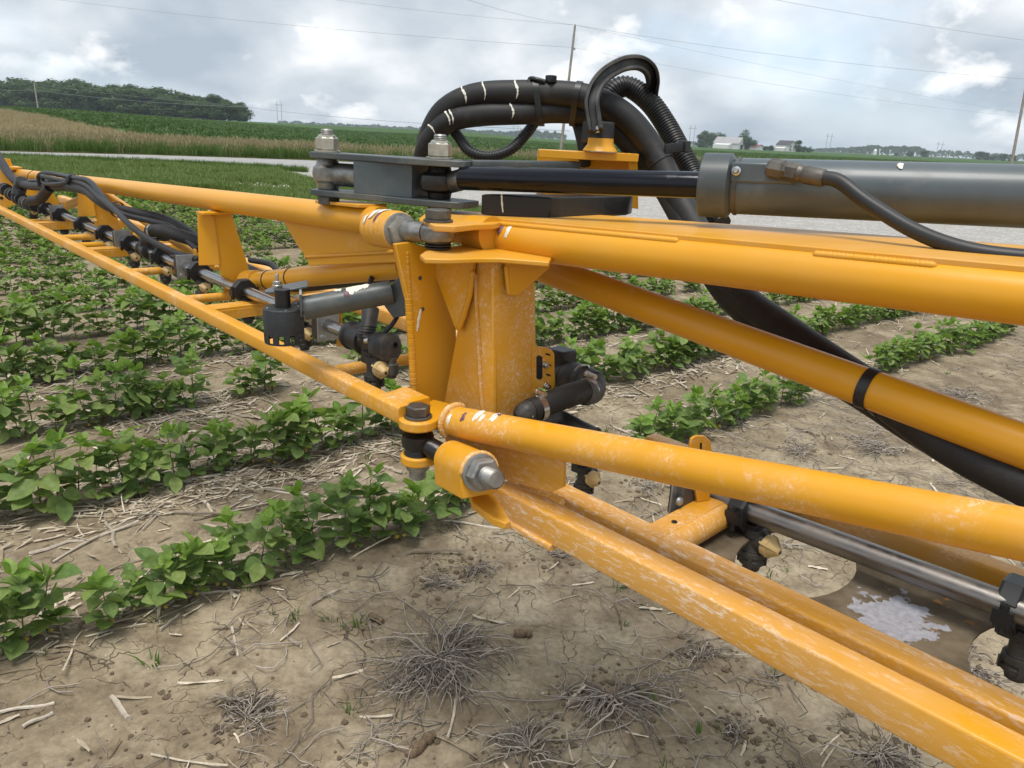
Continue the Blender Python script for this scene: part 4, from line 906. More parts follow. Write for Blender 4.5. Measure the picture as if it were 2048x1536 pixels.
for k in range(11):
    a = 2 * PI * k / 11; d = np.array([math.cos(a), math.sin(a), 0]); t = np.cross(UP, d); tb.box(cc - UP * .050 + d * .0325, d * .0011, t * .0052, UP * .008)
tb.lathe(cc - UP * .058, -UP, [(0, .0315), (0, .0336), (.003, .0336), (.003, .0315)], 40, caps=False)
tb.build('castle_rim', MT['wrinkle'], can)
for k in range(4):
    a = k * PI / 2 + .5; d = np.array([math.cos(a), math.sin(a), 0]); MB().lathe(cc + d * .026 - UP * .001, UP, [(0, .0025), (.0016, .002)], 10).build('screw', MT['clip_steel'], can)
nut_stack(hpo, at(555, 577, 1.30) + UP * .003, UP, .013, .006, 'clip_steel', stud=.011, sr=.0034)
for i, (t, a, s_, mt) in enumerate(((.62, -.05, .017, 'white_lime'), (.55, .35, .013, 'white_lime'), (.72, .0, .012, 'white_lime'), (.50, .75, .008, 'purple_lime'), (.42, -.1, .010, 'white_lime'))): splat(S, a1, a0, .0210, 1 - t, a if np.dot(np.cross(sx, UP), FRONT) < 0 else -a, s_, mt, 40 + i, 1.5)
# ------------------------------------------------------------------ inner (right) boom section
hingeB = at(990, 850, 1.2)
Bm = thing('inner_boom_section', (hingeB[0], hingeB[1], .72), 'orange sprayer boom section with welded post and tubes coming towards the viewer at right', 'sprayer boom')
pB = at(986, 700, 1.215)
# box post: front-left sheet and right face
postB = plate([(945, 518), (986, 520), (986, 858), (890, 884), (888, 806), (914, 664), (940, 560)], pB, FRONT, .008).build('hinge_post', MT['paint_post'], Bm, .0015)
plate([(986, 520), (1064, 522), (1070, 560), (1072, 700), (1062, 852), (986, 862)], pB, NB, .007).build('post_face', MT['paint_post'], postB, .0015)
weld(postB, [on_plane(x, y, pB, FRONT) + FRONT * .001 for x, y in ((951, 545), (955, 620), (959, 700), (963, 780), (967, 826))], .0042, 'weld_res')
# gussets under the top plate
gl = pB + FRONT * .012
plate([(857, 517), (946, 519), (942, 560), (916, 664), (908, 653)], gl, FRONT, .008).build('gusset', MT['paint'], postB, .0015)
weld(postB, [on_plane(x, y, gl, FRONT) + FRONT * -.002 for x, y in ((944, 540), (938, 590), (926, 632), (915, 662))], .0048)
gr_ = pB + NB * .012
plate([(1012, 524), (1103, 526), (1100, 536), (1036, 592), (1018, 590)], gr_, nrm(NB + FRONT * .2), .007).build('gusset', MT['paint'], postB, .0015)
weld(postB, [on_plane(x, y, gr_, NB) for x, y in ((1012, 530), (1015, 560), (1018, 590))], .004)
# lower hinge plate (shelf) and the upper plate
def hplate(pix, z, t, name, mat, par, bev=.002):
    return MB().prism([on_z(x, y, z) for x, y in pix], UP * -t).build(name, MT[mat], par, bev)
z_lo = at(880, 500, 1.20)[2]
shelf = hplate([(840, 509), (850, 502), (880, 497), (940, 487), (1000, 484), (1075, 492), (1104, 514), (1098, 524), (1000, 516), (952, 516), (900, 518), (850, 517)], z_lo, .008, 'hinge_shelf', 'paint_top', postB)
eyeb = eye
b = MB()
for k in range(4): b.lathe(np.array([eyeb[0], eyeb[1], z_lo + .001 + k * .0042]), UP, [(0, .019), (.001, .0215), (.003, .0215), (.004, .019)], 26)
b.build('spacer_stack', MT['grease'], postB)
z_up = at(880, 440, 1.22)[2]
upl = hplate([(838, 436), (848, 428), (880, 424), (915, 420), (960, 424), (1000, 428), (1020, 440), (985, 447), (950, 448), (910, 452), (868, 450)], z_up, .010, 'hinge_plate', 'paint_top', postB)
weld(postB, [on_z(x, y, z_up - .004) for x, y in ((842, 442), (868, 449), (910, 450), (950, 447), (985, 446))], .005)
inner = plate([(940, 452), (944, 452), (944, 490), (940, 492)], at(942, 470, 1.26), NB, .06).build('hinge_cheek', MT['paint'], postB)
MB().cyl(at(985, 470, 1.235), at(945, 466, 1.27), .030, seg=24).build('hinge_barrel', MT['paint'], postB)
# top chord tube and the wide plate welded on it
tB0, tB1 = at(978, 475, 1.285), at(2200, 612, .765)
chord = MB().tube([tB0, tB1 + nrm(tB1 - tB0) * .45], .0302, 48).build('top_tube', MT['paint'], Bm)
td = nrm(tB1 - tB0); ts = nrm(np.cross(td, UP)); ts = ts if ts[1] > 0 else -ts; tu = np.cross(ts, td); tu = tu if tu[2] > 0 else -tu
def on_chord(px):
    n_ = nrm(np.cross(ts, td)); L = np.linalg.norm(tB1 - tB0); lo, hi = 0, L
    for _ in range(40):
        m_ = (lo + hi) / 2; p = tB0 + td * m_; v = p - EYE_P; x = 1024 + F_PX * np.dot(v, _r) / np.dot(v, _f)
        lo, hi = (m_, hi) if x < px else (lo, m_)
    return tB0 + td * lo
e0 = tB0 - td * .03 - ts * .012 + tu * .0268; e1 = tB1 - ts * .012 + tu * .0268
wB = .285
dk = MB().prism([e0, e1 + td * .45, e1 + td * .45 + ts * wB, e0 + td * .02 + ts * (wB * .72), e0 + ts * .045], tu * .008).build('deck_plate', MT['paint_top'], Bm, .0015)
rear = MB().cyl(tB0 + ts * .255 - td * .02, tB1 + ts * .255 + td * .45, .028, seg=32).build('rear_tube', MT['paint'], Bm)
for x0, x1 in ((1000, 1365), (1628, 1872)):
    q0, q1 = on_chord(x0), on_chord(x1); weld(chord, [lerp(q0, q1, k / 6) - ts * .0145 + tu * .0262 for k in range(7)], .0048)
weld(chord, [tB0 - ts * .03 * math.cos(a) + tu * .03 * math.sin(a) + td * .004 for a in np.linspace(-1.2, .9, 12)], .006)
splat(chord, tB0, tB1, .0304, .055, -.95 if np.dot(np.cross(td, UP), ts) > 0 else .95, .006, 'purple_lime', 61, 2.6)
splat(chord, tB0, tB1, .0304, .075, -.95 if np.dot(np.cross(td, UP), ts) > 0 else .95, .006, 'white_lime', 62, 3.0)
# diagonal tube and lower tube
mB0, mB1 = at(1062, 528, 1.43), at(2210, 952, .815)
MB().cyl(mB0, mB1 + nrm(mB1 - mB0) * .45, .0262, seg=44).build('diagonal_tube', MT['paint'], Bm)
lB0, lB1 = at(905, 842, 1.215), at(2200, 1099, .66)
lt = MB().cyl(lB0, lB1 + nrm(lB1 - lB0) * .40, .0252, seg=44).build('lower_tube', MT['paint_res'], Bm)
ld = nrm(lB1 - lB0)
weld(lt, [lB0 + ld * .004 + .027 * (math.cos(a) * UP + math.sin(a) * FRONT) for a in np.linspace(-.8, 2.6, 16)], .0055, 'weld_res')
sg = 1 if np.dot(np.cross(ld, UP), FRONT) > 0 else -1
for i, (t, a, s_, mt) in enumerate(((.055, .75, .006, 'purple_lime'), (.085, .35, .010, 'white_lime'), (.125, .15, .010, 'white_lime'), (.128, .1, .006, 'purple_lime'), (.10, .6, .006, 'white_lime'), (.02, 1.1, .006, 'white_lime'))): splat(lt, lB0, lB1, .0254, t, a * sg, s_, mt, 80 + i, 2.0)
# side plate between lower tube and rails
pl0 = at(1060, 930, 1.13)
sp_ = plate([(890, 868), (960, 862), (1010, 884), (1126, 914), (1125, 975), (1100, 985), (1010, 960), (940, 938), (892, 900)], pl0, FRONT, .008).build('side_plate', MT['paint_res2'], Bm, .0015)
weld(sp_, [on_plane(x, y, pl0, FRONT) + FRONT * .002 for x, y in ((900, 868), (960, 872), (1010, 882), (1070, 896), (1124, 912))], .0055, 'weld_res')
# lower boss with through bolt
bo0, bo1 = at(902, 918, 1.185), at(958, 944, 1.095)
bx_ = nrm(bo1 - bo0); bL = np.linalg.norm(bo1 - bo0); s_b = nrm(np.cross(bx_, UP)); u_b = np.cross(s_b, bx_); u_b = u_b if u_b[2] > 0 else -u_b
prof = [(.030 * math.cos(a), .030 * math.sin(a)) for a in np.linspace(-.15, PI + .15, 20)] + [(-.030, -.036), (.030, -.036)]
boss = MB().prism([bo0 + s_b * x + u_b * y for x, y in prof], bx_ * bL).build('hinge_boss', MT['paint_res'], Bm, .002)
weld(boss, [bo1 + bx_ * .001 + .0285 * (math.cos(a) * s_b + math.sin(a) * u_b) for a in np.linspace(0, PI, 18)], .004, 'weld_res')
nut_stack(boss, bo1 + bx_ * .002, bx_, .043, .021, 'zinc_worn', stud=.028, sr=.0140, phase=.5)
nut_stack(boss, bo0, -bx_, .038, .014, 'zinc_worn', 'jam_nut', washer=False)
er = MB(); j0 = bo0 - bx_ * .014; j1 = lugc - UP * .0325
er.tube([j0, lerp(j0, j1, .4), lerp(j0, j1, .75)], [.0165, .0165, .016], 22); er.lathe(j1 - UP * .013, UP, [(0, .020), (.003, .0255), (.013, .0268), (.023, .0255), (.026, .020)], 30)
er.build('rod_end', MT['grease'], boss)
MB().lathe(j1 - UP * .028, UP, [(0, .024), (.015, .020)], 24).build('spacer', MT['grease'], boss)
# bottom plate lug under the boss
zt = at(970, 985, 1.12)[2] - .02
hplate([(935, 975), (985, 985), (1010, 1020), (1022, 1042), (1010, 1046), (985, 1036), (945, 1005)], zt, .012, 'bottom_lug', 'paint_res', Bm)
# twin square rails
dR = lambda x: 1.21 + (x - 1003) * 0   # replaced by endpoints below
rf0, rf1 = at(1004, 992, 1.20), at(2160, 1600, .685)
rd = nrm(rf1 - rf0); rs_ = nrm(np.cross(rd, UP)); rs_ = rs_ if np.dot(rs_, FRONT) > 0 else -rs_
r1 = MB().beam(rf0, rf1 + rd * .40, .040, .048, rad=.0042).build('bottom_rail', MT['paint_res2'], Bm)
r2 = MB().beam(rf0 + rd * .055 - rs_ * .060, rf1 - rs_ * .060 + rd * .40, .040, .048, rad=.0042).build('bottom_rail', MT['paint_res2'], Bm)
for a0_, a1_ in ((-.005, .16),):
    weld(r1, [lerp(rf0, rf1, a0_ + (a1_ - a0_) * k / 5) + rs_ * .0178 - UP * .0225 for k in range(6)], .0032, 'weld_res')
MB().beam(rf0 - rd * .004 + rs_ * .004 - UP * .026, lerp(rf0, rf1, .17) + rs_ * .004 - UP * .026, .042, .010, rad=.002).build('foot_strip', MT['paint_res2'], r1)
weld(sp_, [rf0 + rd * .02 - rs_ * .02 + UP * .024, rf0 + rd * .11 - rs_ * .024 + UP * .022], .007, 'weld_res')
# rear lower channel and the pierced web plate between rails
ch0, ch1 = rf0 - rs_ * .37 + rd * .02 - UP * .0, rf1 - rs_ * .37
rc = MB().beam(ch0, ch1 + rd * .40, .038, .040, rad=.006).build('rear_rail', MT['paint_muddy'], Bm)
# web plate: big scalloped openings
def web():
    b = MB(); L = np.linalg.norm(rf1 - rf0); W = .28; y0 = .082; zt_ = -.019
    P = lambda s, w, z=0: rf0 + rd * s - rs_ * (y0 + w) + UP * (zt_ + z)
    def sw(px, py):
        q = on_z(px, py, (rf0 + rf1)[2] / 2 + zt_); v = q - rf0; return float(np.dot(v, rd))
    a1, b1_, a2 = sw(1452, 1110), sw(1692, 1170), sw(1915, 1320)
    S0 = a1 - .05; holes = [((a1 + b1_) / 2, (b1_ - a1) / 2), (a2 + (b1_ - a1) / 2, (b1_ - a1) / 2)]     # centre along, half length
    L = max(L, a2 + (b1_ - a1) + .06)
    vv = []; fs = []
    n = 28
    for h in range(len(holes)):
        c, hw = holes[h]; xl = (c + holes[h - 1][0]) / 2 if h else S0; xr = (c + holes[h + 1][0]) / 2 if h < len(holes) - 1 else L
        ring_in, ring_out = [], []
        for k in range(n):
            a = 2 * PI * k / n; dx, dy = math.cos(a), math.sin(a)
            ring_in.append((c + hw * dx, W * .5 + W * .40 * dy))
            # point on rectangle border
            t = min(((xr - c) / dx) if dx > 1e-6 else ((xl - c) / dx) if dx < -1e-6 else 1e9, (W * .5 / abs(dy)) if abs(dy) > 1e-6 else 1e9)
            ring_out.append((c + dx * t, W * .5 + dy * t))
        for k in range(n):
            k2 = (k + 1) % n; o = len(vv)
            for z in (0, -.004):
                for q in (ring_in[k], ring_in[k2], ring_out[k2], ring_out[k]): vv.append(P(q[0], q[1], z))
            fs.extend([(o, o + 1, o + 2, o + 3), (o + 7, o + 6, o + 5, o + 4), (o, o + 4, o + 5, o + 1)])
            # square corner filler
            q0, q1 = ring_out[k], ring_out[k2]
            if abs(q0[0] - q1[0]) > 1e-6 and abs(q0[1] - q1[1]) > 1e-6:
                cx = xr if (q0[0] > c) else xl; cy = W if q0[1] > W * .5 else 0
                o = len(vv); vv.extend([P(*q0), P(cx, cy), P(*q1)]); fs.append((o, o + 1, o + 2))
    b.add(vv, fs); return b
def web_mat():
    m, nt, bs, _ = new_mat('web_plate_mud_and_residue'); T = NT(nt); co = T.coords()
    mud = T.mix(T.ramp(T.noise(co, 25, 6), [(0.3, 0), (0.7, 1)]), (0.085, 0.064, 0.040), (0.19, 0.150, 0.100))
    c = T.mix(T.ramp(T.noise(co, 6, 5, .6), [(0.60, 0), (0.66, 1)]), mud, (0.62, 0.25, 0.02))
    pc0 = on_z(1790, 1235, (rf0 + rf1)[2] / 2 - .019) - np.array([hingeB[0], hingeB[1], .72])
    dist = T.n('ShaderNodeVectorMath', operation='DISTANCE'); T.link(co, dist.inputs[0]); dist.inputs[1].default_value = tuple(pc0)
    w = T.ramp(T.math('ADD', T.noise(co, 34, 6, 0.62, 0.0), T.math('MULTIPLY', dist.outputs['Value'], -6.2)), [(0.18, 0), (0.205, 1)])
    c = T.mix(T.math('MULTIPLY', w, .92), c, T.mix(T.ramp(T.noise(co, 120, 4), [(.3, 0), (.7, 1)]), (0.27, 0.27, 0.30), (0.41, 0.41, 0.45))); T.link(c, bs.inputs['Base Color']); bs.inputs['Roughness'].default_value = .92; bs.inputs['Specular IOR Level'].default_value = .2
    T.link(T.bump(T.noise(co, 60, 6), .5, .002), bs.inputs['Normal']); return m
MT['web'] = web_mat()
web().build('web_plate', MT['web'], Bm, smooth=0)
# cross bracket with tube under the pipe
dq = at(1420, 1035, 1.06)
ct0 = lerp(rf0, rf1, .345) - rs_ * .05; ct1 = ct0 - rs_ * .30
ctb = MB().tube([ct0 + UP * .004, ct1 + UP * .004], .021, 24).build('cross_tube', MT['paint_res2'], Bm)
MB().prism([ct0 + UP * .024 - rd * .034, ct0 + UP * .026 + rd * .002, ct1 + rs_ * .10 + UP * .026 + rd * .002, ct1 + rs_ * .10 + UP * .024 - rd * .034], -UP * .004).build('cross_plate', MT['paint_res'], ctb, .001)
MB().lathe(ct0 - rs_ * .055 + UP * .0262 - rd * .012, UP, [(0, .0045), (.0008, .0042)], 14).build('bolt_hole', MT['plastic'], ctb)
# slotted tab standing behind the lower tube
tbp = at(1404, 905, 1.13)
tabo = plate([(1383, 878), (1392, 872), (1410, 872), (1422, 882), (1424, 905), (1420, 1000), (1395, 1005), (1378, 905)], tbp, nrm(NB + FRONT * .35), .005).build('slotted_tab', MT['paint_res'], Bm, .001)
plate([(1400, 886), (1404, 886), (1404, 902), (1400, 902)], tbp + NB * .0006, nrm(NB + FRONT * .35), .001).build('slot', MT['plastic'], tabo)
MB().box(at(1366, 988, 1.16), nrm(rd) * .012, FRONT * .02, UP * .030).build('pipe_bracket', MT['plastic_dusty'], Bm, .002)
bp_ = MB().box(at(1359, 985, 1.15), nrm(rd) * .0015, FRONT * .022, UP * .034).build('bracket_plate', MT['galv'], Bm, .0008)
MB().lathe(at(1357, 1002, 1.135), nrm(rd), [(0, .007), (.004, .0065), (.006, .004)], 16).build('screw', MT['galv'], bp_)
# spray pipe on the right section
qB0, qB1 = at(1080, 850, 1.55), at(2150, 1252, .885)
qd = nrm(qB1 - qB0)
MB().cyl(at(1352, 967, 1.24), qB1 + qd * .40, .0172, seg=32).build('spray_pipe', MT['stainless_dusty'], Bm)
def on_pipe(px):
    lo, hi = 0.0, 1.0
    for _ in range(40):
        m_ = (lo + hi) / 2; p = lerp(at(1352, 967, 1.24), qB1, m_); v = p - EYE_P; x = 1024 + F_PX * np.dot(v, _r) / np.dot(v, _f)
        lo, hi = (m_, hi) if x < px else (lo, m_)
    return lerp(at(1352, 967, 1.24), qB1, lo)
add_nozzle(Bm, on_pipe(1492), qd, sc=1.20); add_nozzle(Bm, on_pipe(2026), qd, sc=1.20, cap=False)
add_nozzle(Bm, at(1157, 905, 1.40), qd, sc=1.05, clamp=False)
# bracket with flow hose beside the post
bpn = nrm(NB + FRONT * .25); bpp = at(1090, 740, 1.30)
br = plate([(1064, 688), (1076, 693), (1092, 695), (1104, 700), (1109, 708), (1110, 772), (1104, 782), (1092, 780), (1078, 774), (1072, 784), (1064, 790)], bpp, bpn, .004).build('slotted_bracket', MT['paint_res'], Bm, .0008)
plate([(1073, 714), (1078, 710), (1085, 714), (1085, 756), (1079, 760), (1073, 756)], bpp + bpn * .0005, bpn, .001).build('slot', MT['plastic'], br)
for sx_, sy_ in ((1096, 709), (1098, 730), (1097, 750), (1098, 772)): plate([(sx_ - 5, sy_ - 3), (sx_ + 4, sy_ - 1), (sx_ + 5, sy_ + 3), (sx_ - 4, sy_ + 1)], bpp + bpn * .0005, bpn, .001).build('slot', MT['plastic'], br)
for sx_, sy_ in ((1089, 729), (1091, 771)): nut_stack(br, on_plane(sx_, sy_, bpp, bpn), bpn, .009, .005, 'clip_steel', washer=True, stud=.004, sr=.0026)
fm_ = thing('hose_elbow', at(1150, 780, 1.4), 'black elbow and short thick hose with steel clamps beside the orange post', 'hose fitting')
MB().box(at(1122, 722, 1.42), nrm(rd) * .022, FRONT * .02, UP * .024).build('valve_block', MT['plastic'], fm_, .004)
f0, f1 = at(1115, 752, 1.43), at(1170, 762, 1.36); fd = nrm(f1 - f0)
MB().lathe(f0, fd, [(0, .028), (.035, .029), (.036, .026), (.039, .026), (.040, .031), (.06, .031), (.075, .028)], 28).build('elbow_socket', MT['plastic_dusty'], fm_)
MB().tube(spline([f1 - fd * .02, f1 + fd * .008, at(1186, 770, 1.34), at(1184, 782, 1.325), at(1170, 786, 1.30)], 6), [.028] * 6 + [.026] * 6 + [.0225] * 13, 22).build('elbow', MT['plastic_dusty'], fm_)
h0, h1 = at(1180, 779, 1.315), at(1060, 822, 1.24); hd = nrm(h1 - h0)
MB().tube([lerp(h0, h1, k / 6) + UP * .003 * math.sin(PI * k / 6) for k in range(7)], .0205, 26).build('hose', MT['rubber'], fm_)
for p_, r_ in ((lerp(h0, h1, .02), .0212), (lerp(h0, h1, .86), .0212)):
    c_ = band(fm_, p_, hd, r_, .011, 'clip_steel', .0012, 'hose_clamp')
    MB().lathe(p_ + UP * .025 - FRONT * .0 - hd * .004, nrm(np.cross(hd, UP)), [(-.010, .0045), (.008, .0045), (.009, .0055), (.014, .0055)], 12).build('clamp_screw', MT['clip_steel'], c_)
MB().tube(spline([h1 - hd * .012, h1 + hd * .01, at(1052, 832, 1.245), at(1064, 846, 1.265), at(1110, 838, 1.34), at(1160, 862, 1.33), at(1190, 876, 1.31)], 6), .019, 22).build('elbow', MT['plastic_dusty'], fm_)
MB().tube(spline([at(1064, 834, 1.22), at(1075, 822, 1.235), at(1096, 813, 1.25), at(1098, 818, 1.255)], 6), .0018, 8).build('wire_clip', MT['clip_steel'], fm_)
MB().tube(spline([at(1150, 740, 1.34), at(1160, 732, 1.345), at(1176, 731, 1.35), at(1177, 738, 1.35)], 6), .0018, 8).build('wire_clip', MT['clip_steel'], fm_)
# bracket behind the deck that carries the hose horn
kb = thing('hose_guide', at(1200, 300, 1.5), 'black curved horn guiding the hoses on an orange folded bracket', 'hose guide')
zb = at(1190, 304, 1.47)[2]
_rh = nrm(np.array([_r[0], _r[1], 0])); _fh = np.array([-_rh[1], _rh[0], 0]); bc_ = at(1175, 304, 1.50)
MB().prism([np.array([*(bc_ + _rh * a + _fh * b_)[:2], zb]) for a, b_ in ((-.098, -.030), (-.05, -.040), (.03, -.042), (.098, -.032), (.100, .030), (.085, .055), (-.085, .055), (-.098, .03))], -UP * .015).build('bracket_top', MT['paint'], kb, .001)
wl = at(1262, 360, 1.50)
plate([(1260, 306), (1275, 312), (1277, 418), (1262, 416)], wl, nrm(NB * .9 + FRONT * .1), .006).build('bracket_leg', MT['paint'], kb, .001)
plate([(1074, 308), (1262, 304), (1262, 420), (1074, 405)], at(1170, 350, 1.60), nrm(FRONT + NB * .2), .006).build('bracket_back', MT['paint'], kb, .001)
nk = at(1200, 300, 1.47)
MB().lathe(nk, UP, [(-.002, .034), (.004, .030), (.010, .0255), (.022, .0250)], 32).build('neck', MT['paint'], kb, smooth=60)
MB().box(at(1196, 264, 1.47), nrm(rd) * .026, FRONT * .020, UP * .020).build('horn_foot', MT['plastic'], kb, .004)
hb = at(1194, 256, 1.44); nut_stack(kb, hb, nrm(FRONT + NB), .014, .006, 'clip_steel', 'bolt_head', True, .004)
hornp = [(1192, 262), (1187, 232), (1184, 202), (1193, 172), (1214, 147), (1246, 129), (1276, 126), (1297, 138), (1305, 160), (1303, 188)]
hp_ = spline([at(x, y, d_) for (x, y), d_ in zip(hornp, (1.43, 1.43, 1.43, 1.435, 1.445, 1.465, 1.50, 1.54, 1.58, 1.61))], 8)
horn = MB(); vdir = nrm(ray(1240, 200)); R_ = []
for i, p in enumerate(hp_):
    t = nrm(hp_[min(i + 1, len(hp_) - 1)] - hp_[max(i - 1, 0)]); o_ = nrm(np.cross(t, vdir)); g = nrm(np.cross(t, o_)); w_, h_ = .0140, .015
    # channel section: rim proud of the web
    prof = [(-w_, -h_), (w_, -h_), (w_, h_ * .8), (w_ * .85, h_), (w_ * .50, h_), (w_ * .40, h_ * .2), (-w_ * .40, h_ * .2), (-w_ * .50, h_), (-w_ * .85, h_), (-w_, h_ * .8)]
    R_.append([p + o_ * a + g * b_ for a, b_ in prof])
horn.rings(R_); horn.build('horn', MT['plastic_dusty'], kb, smooth=40)
# black poly block lying on the deck
pb0 = at(1262, 418, 1.27)
zb2 = (e0 + tu * .008)[2] + .0015
def dz(x, y, z): return on_z(x, y, z)
blk = thing('wear_block', at(1110, 430, 1.2), 'shiny black plastic block resting on the orange deck under the rod', 'block')
ftop = at(962, 387, 1.285)[2]
b1, b2, b3 = on_z(962, 387, ftop), on_z(1101, 395, ftop), on_z(1257, 391, ftop)
b4 = b3 + ts * .05 - td * .02; b5 = b1 + ts * .05 + td * .05
dpn = e0 + tu * .008; hgt = max(ftop - (dpn[2] - (np.dot(tu[:2], q_[:2] - dpn[:2])) / tu[2]) for q_ in (b1, b2, b3)) - .0005
MB().prism([b1, b2, b3, b4, b5], -UP * hgt).build('block', MT['hdpe'], blk, .0025)
for t in (.35, .6, .85):
    c = lerp(b1, b3, t) + ts * .012 + UP * .0004; MB().lathe(c, UP, [(0, .008), (.0006, .0075)], 18).build('counterbore', MT['plastic'], blk)
wdr = [lerp(b1, b2, .30) + UP * .0008, lerp(b1, b2, .31) - UP * .012, lerp(b1, b2, .33) - UP * hgt * .8]
drip(blk, [p_ + nrm(np.cross(b2 - b1, UP)) * .001 for p_ in wdr], .0016, nrm(np.cross(b2 - b1, UP)))

# ------------------------------------------------------------------ fold linkage: two slate plates, pins and rod ends
Lk = thing('fold_link', at(780, 360, 1.36), 'slate grey double plate link with two tall zinc nuts on top', 'linkage')
n1, n2 = at(655, 310, 1.43), at(880, 312, 1.33)
lx = nrm((n2 - n1) * np.array([1, 1, 0])); ly = np.cross(UP, lx); LL = np.linalg.norm((n2 - n1)[:2])
def link_plate(z, t, name):
    pr = []
    base1 = np.array([n1[0], n1[1], z]); 
    for s, w in ((-.028, .013), (-.022, .027), (.03, .031), (LL * .45, .031), (LL * .55, .033), (LL * .72, .044), (LL * .98, .046), (LL + .055, .036), (LL + .066, .028)): pr.append((s, w))
    pts = [base1 + lx * s - ly * w for s, w in pr] + [base1 + lx * s + ly * w for s, w in reversed(pr)]
    return MB().prism(pts, -UP * t).build(name, MT['grey_dusty'], Lk, .0015)
zt1 = (n1[2] + n2[2]) / 2; gap = .058
link_plate(zt1, .011, 'link_plate'); link_plate(zt1 - gap - .011, .011, 'link_plate')
m1 = np.array([n1[0], n1[1], zt1 - .011]); m2 = np.array([n2[0], n2[1], zt1 - .011])
MB().box(lerp(m1, m2, .585) - UP * gap / 2, lx * (LL * .255), ly * .030, UP * gap * .499).build('spacer_block', MT['grey'], Lk, .001)
for q_, r_, nm in ((n1, .0285, 'rod_end'), (n2, .036, 'greasy_eye')):
    c_ = np.array([q_[0], q_[1], zt1 - .011 - gap / 2])
    b = MB(); b.lathe(c_ - UP * .016, UP, [(-.012, .020), (-.002, .022), (0, r_ * .8), (.004, r_ * .97), (.016, r_ * 1.04), (.028, r_ * .97), (.032, r_ * .8), (.034, .022), (.045, .019)], 34)
    b.build(nm, MT['rod_end' if nm == 'rod_end' else 'grease'], Lk)
    top_ = nut_stack(Lk, np.array([q_[0], q_[1], zt1]), UP, .037, .0235, 'zinc', stud=0)
    MB().lathe(np.array([q_[0], q_[1], zt1 + .0272]), UP, [(0, .0170), (.003, .0165), (.005, .0130)], 28).build('nut_collar', MT['zinc'], top_)
    nn = MB(); nn.lathe(np.array([q_[0], q_[1], zt1 + .030]), UP, [(0, .0115), (.0035, .0115), (.0045, .0105), (.006, .0115), (.0075, .0105), (.009, .0115), (.0105, .0105), (.012, .009)], 24); nn.build('bolt_end', MT['zinc_worn'], top_, smooth=25)
    nut_stack(Lk, np.array([q_[0], q_[1], zt1 - gap - .022]), -UP, .040, .017, 'steel_dark', 'bolt_head', False)
MB().cyl(m1 - UP * gap / 2 + lx * .02, m1 - UP * gap / 2 + lx * .075, .0215, seg=26).build('rod_end_shank', MT['rod_end'], Lk)
# pin stack down to the hinge plate
zc_ = z_up; pc = np.array([eye[0], eye[1], 0])
b = MB()
nut_stack(Bm, np.array([eye[0], eye[1], z_up]), UP, .036, .016, 'steel_dark', 'bolt_head', True)
# second link strut running behind the rod
MB().beam(n2 + lx * .055 - UP * .012, at(1150, 331, 1.50), .03, .016, rad=.003).build('link_strut', MT['grey_dusty'], Lk)

# ------------------------------------------------------------------ hydraulic cylinder
Cy = thing('hydraulic_cylinder', at(1500, 380, 1.12), 'slate grey hydraulic cylinder with black rod lying above the orange boom', 'hydraulic cylinder')
r0 = np.array([n2[0], n2[1], zt1 - .011 - gap / 2]); g0, g1 = at(1404, 370, 1.165), at(2300, 402, .955)
rdx = nrm(g1 - g0); r_start = at(922, 356, 1.30)
MB().cyl(r0 + rdx * .02, r_start + rdx * .012, .0185, .0185, seg=28).build('rod_eye_neck', MT['rod_end'], Cy)
MB().tube([r_start, r_start + rdx * .004, g0 + rdx * .03], [.0185, .0203, .0203], 36).build('rod', MT['rod'], Cy)
gl_ = MB(); gl_.lathe(g0, rdx, [(0, .022), (0, .0455), (.002, .0480), (.042, .0480), (.045, .0440), (.048, .0395), (.054, .0390)], 48); gl_.build('gland_nut', MT['grey_dusty'], Cy)
bs0 = g0 + rdx * .05
MB().cyl(bs0, g1 + rdx * .35, .0415, seg=56).build('barrel', MT['grey'], Cy)
band(Cy, bs0 + rdx * .004, rdx, .0425, .004, 'steel_dark', .0008, 'seam_ring')
# port block on the near side
fc = nrm(-vdir + rdx * np.dot(vdir, rdx)); fc = nrm(np.array([*( -ray(1520, 360)), ]) ); fc = nrm(fc - rdx * np.dot(fc, rdx)); cu = np.cross(rdx, fc); cu = cu if cu[2] > 0 else -cu
pc_ = at(1530, 350, 1.13); ax_c = bs0 + rdx * np.dot(pc_ - bs0, rdx)
MB().box(ax_c + fc * .030 + cu * .020, rdx * .044, fc * .014, cu * .0145).build('port_block', MT['grey'], Cy, .003)
nz_ = ax_c - rdx * .036 + fc * .044 + cu * .022
grs = MB(); grs.lathe(nz_, fc, [(0, .0065), (.004, .0065), (.005, .0040), (.010, .0045), (.013, .0030)], 14); grs.build('grease_nipple', MT['clip_steel'], Cy)
ft0 = ax_c + rdx * .020 + fc * .048 + cu * .026; ft1 = at(1650, 357, 1.03)
fdx = nrm(ft1 - ft0); fl_ = np.linalg.norm(ft1 - ft0)
ftb = MB(); ftb.lathe(ft0 - fdx * .012, fdx, [(0, .012), (.004, .0145), (.022, .0145), (.025, .0115), (.03, .0115)], 8); ftb.lathe(ft0 + fdx * .016, fdx, [(0, .0115), (.002, .0135), (.016, .0135), (.018, .0115)], 6); ftb.lathe(ft0 + fdx * .032, fdx, [(0, .0112), (.002, .0128), (.008, .0112), (.012, .0128), (fl_ - .034, .0120), (fl_ - .032, .0105)], 24)
ftb.cyl(ft0 - fdx * .002 - fc * .012, ft0 - fdx * .002, .012, seg=18)
ftb.build('hose_fitting', MT['steel_dark'], Cy, smooth=30)
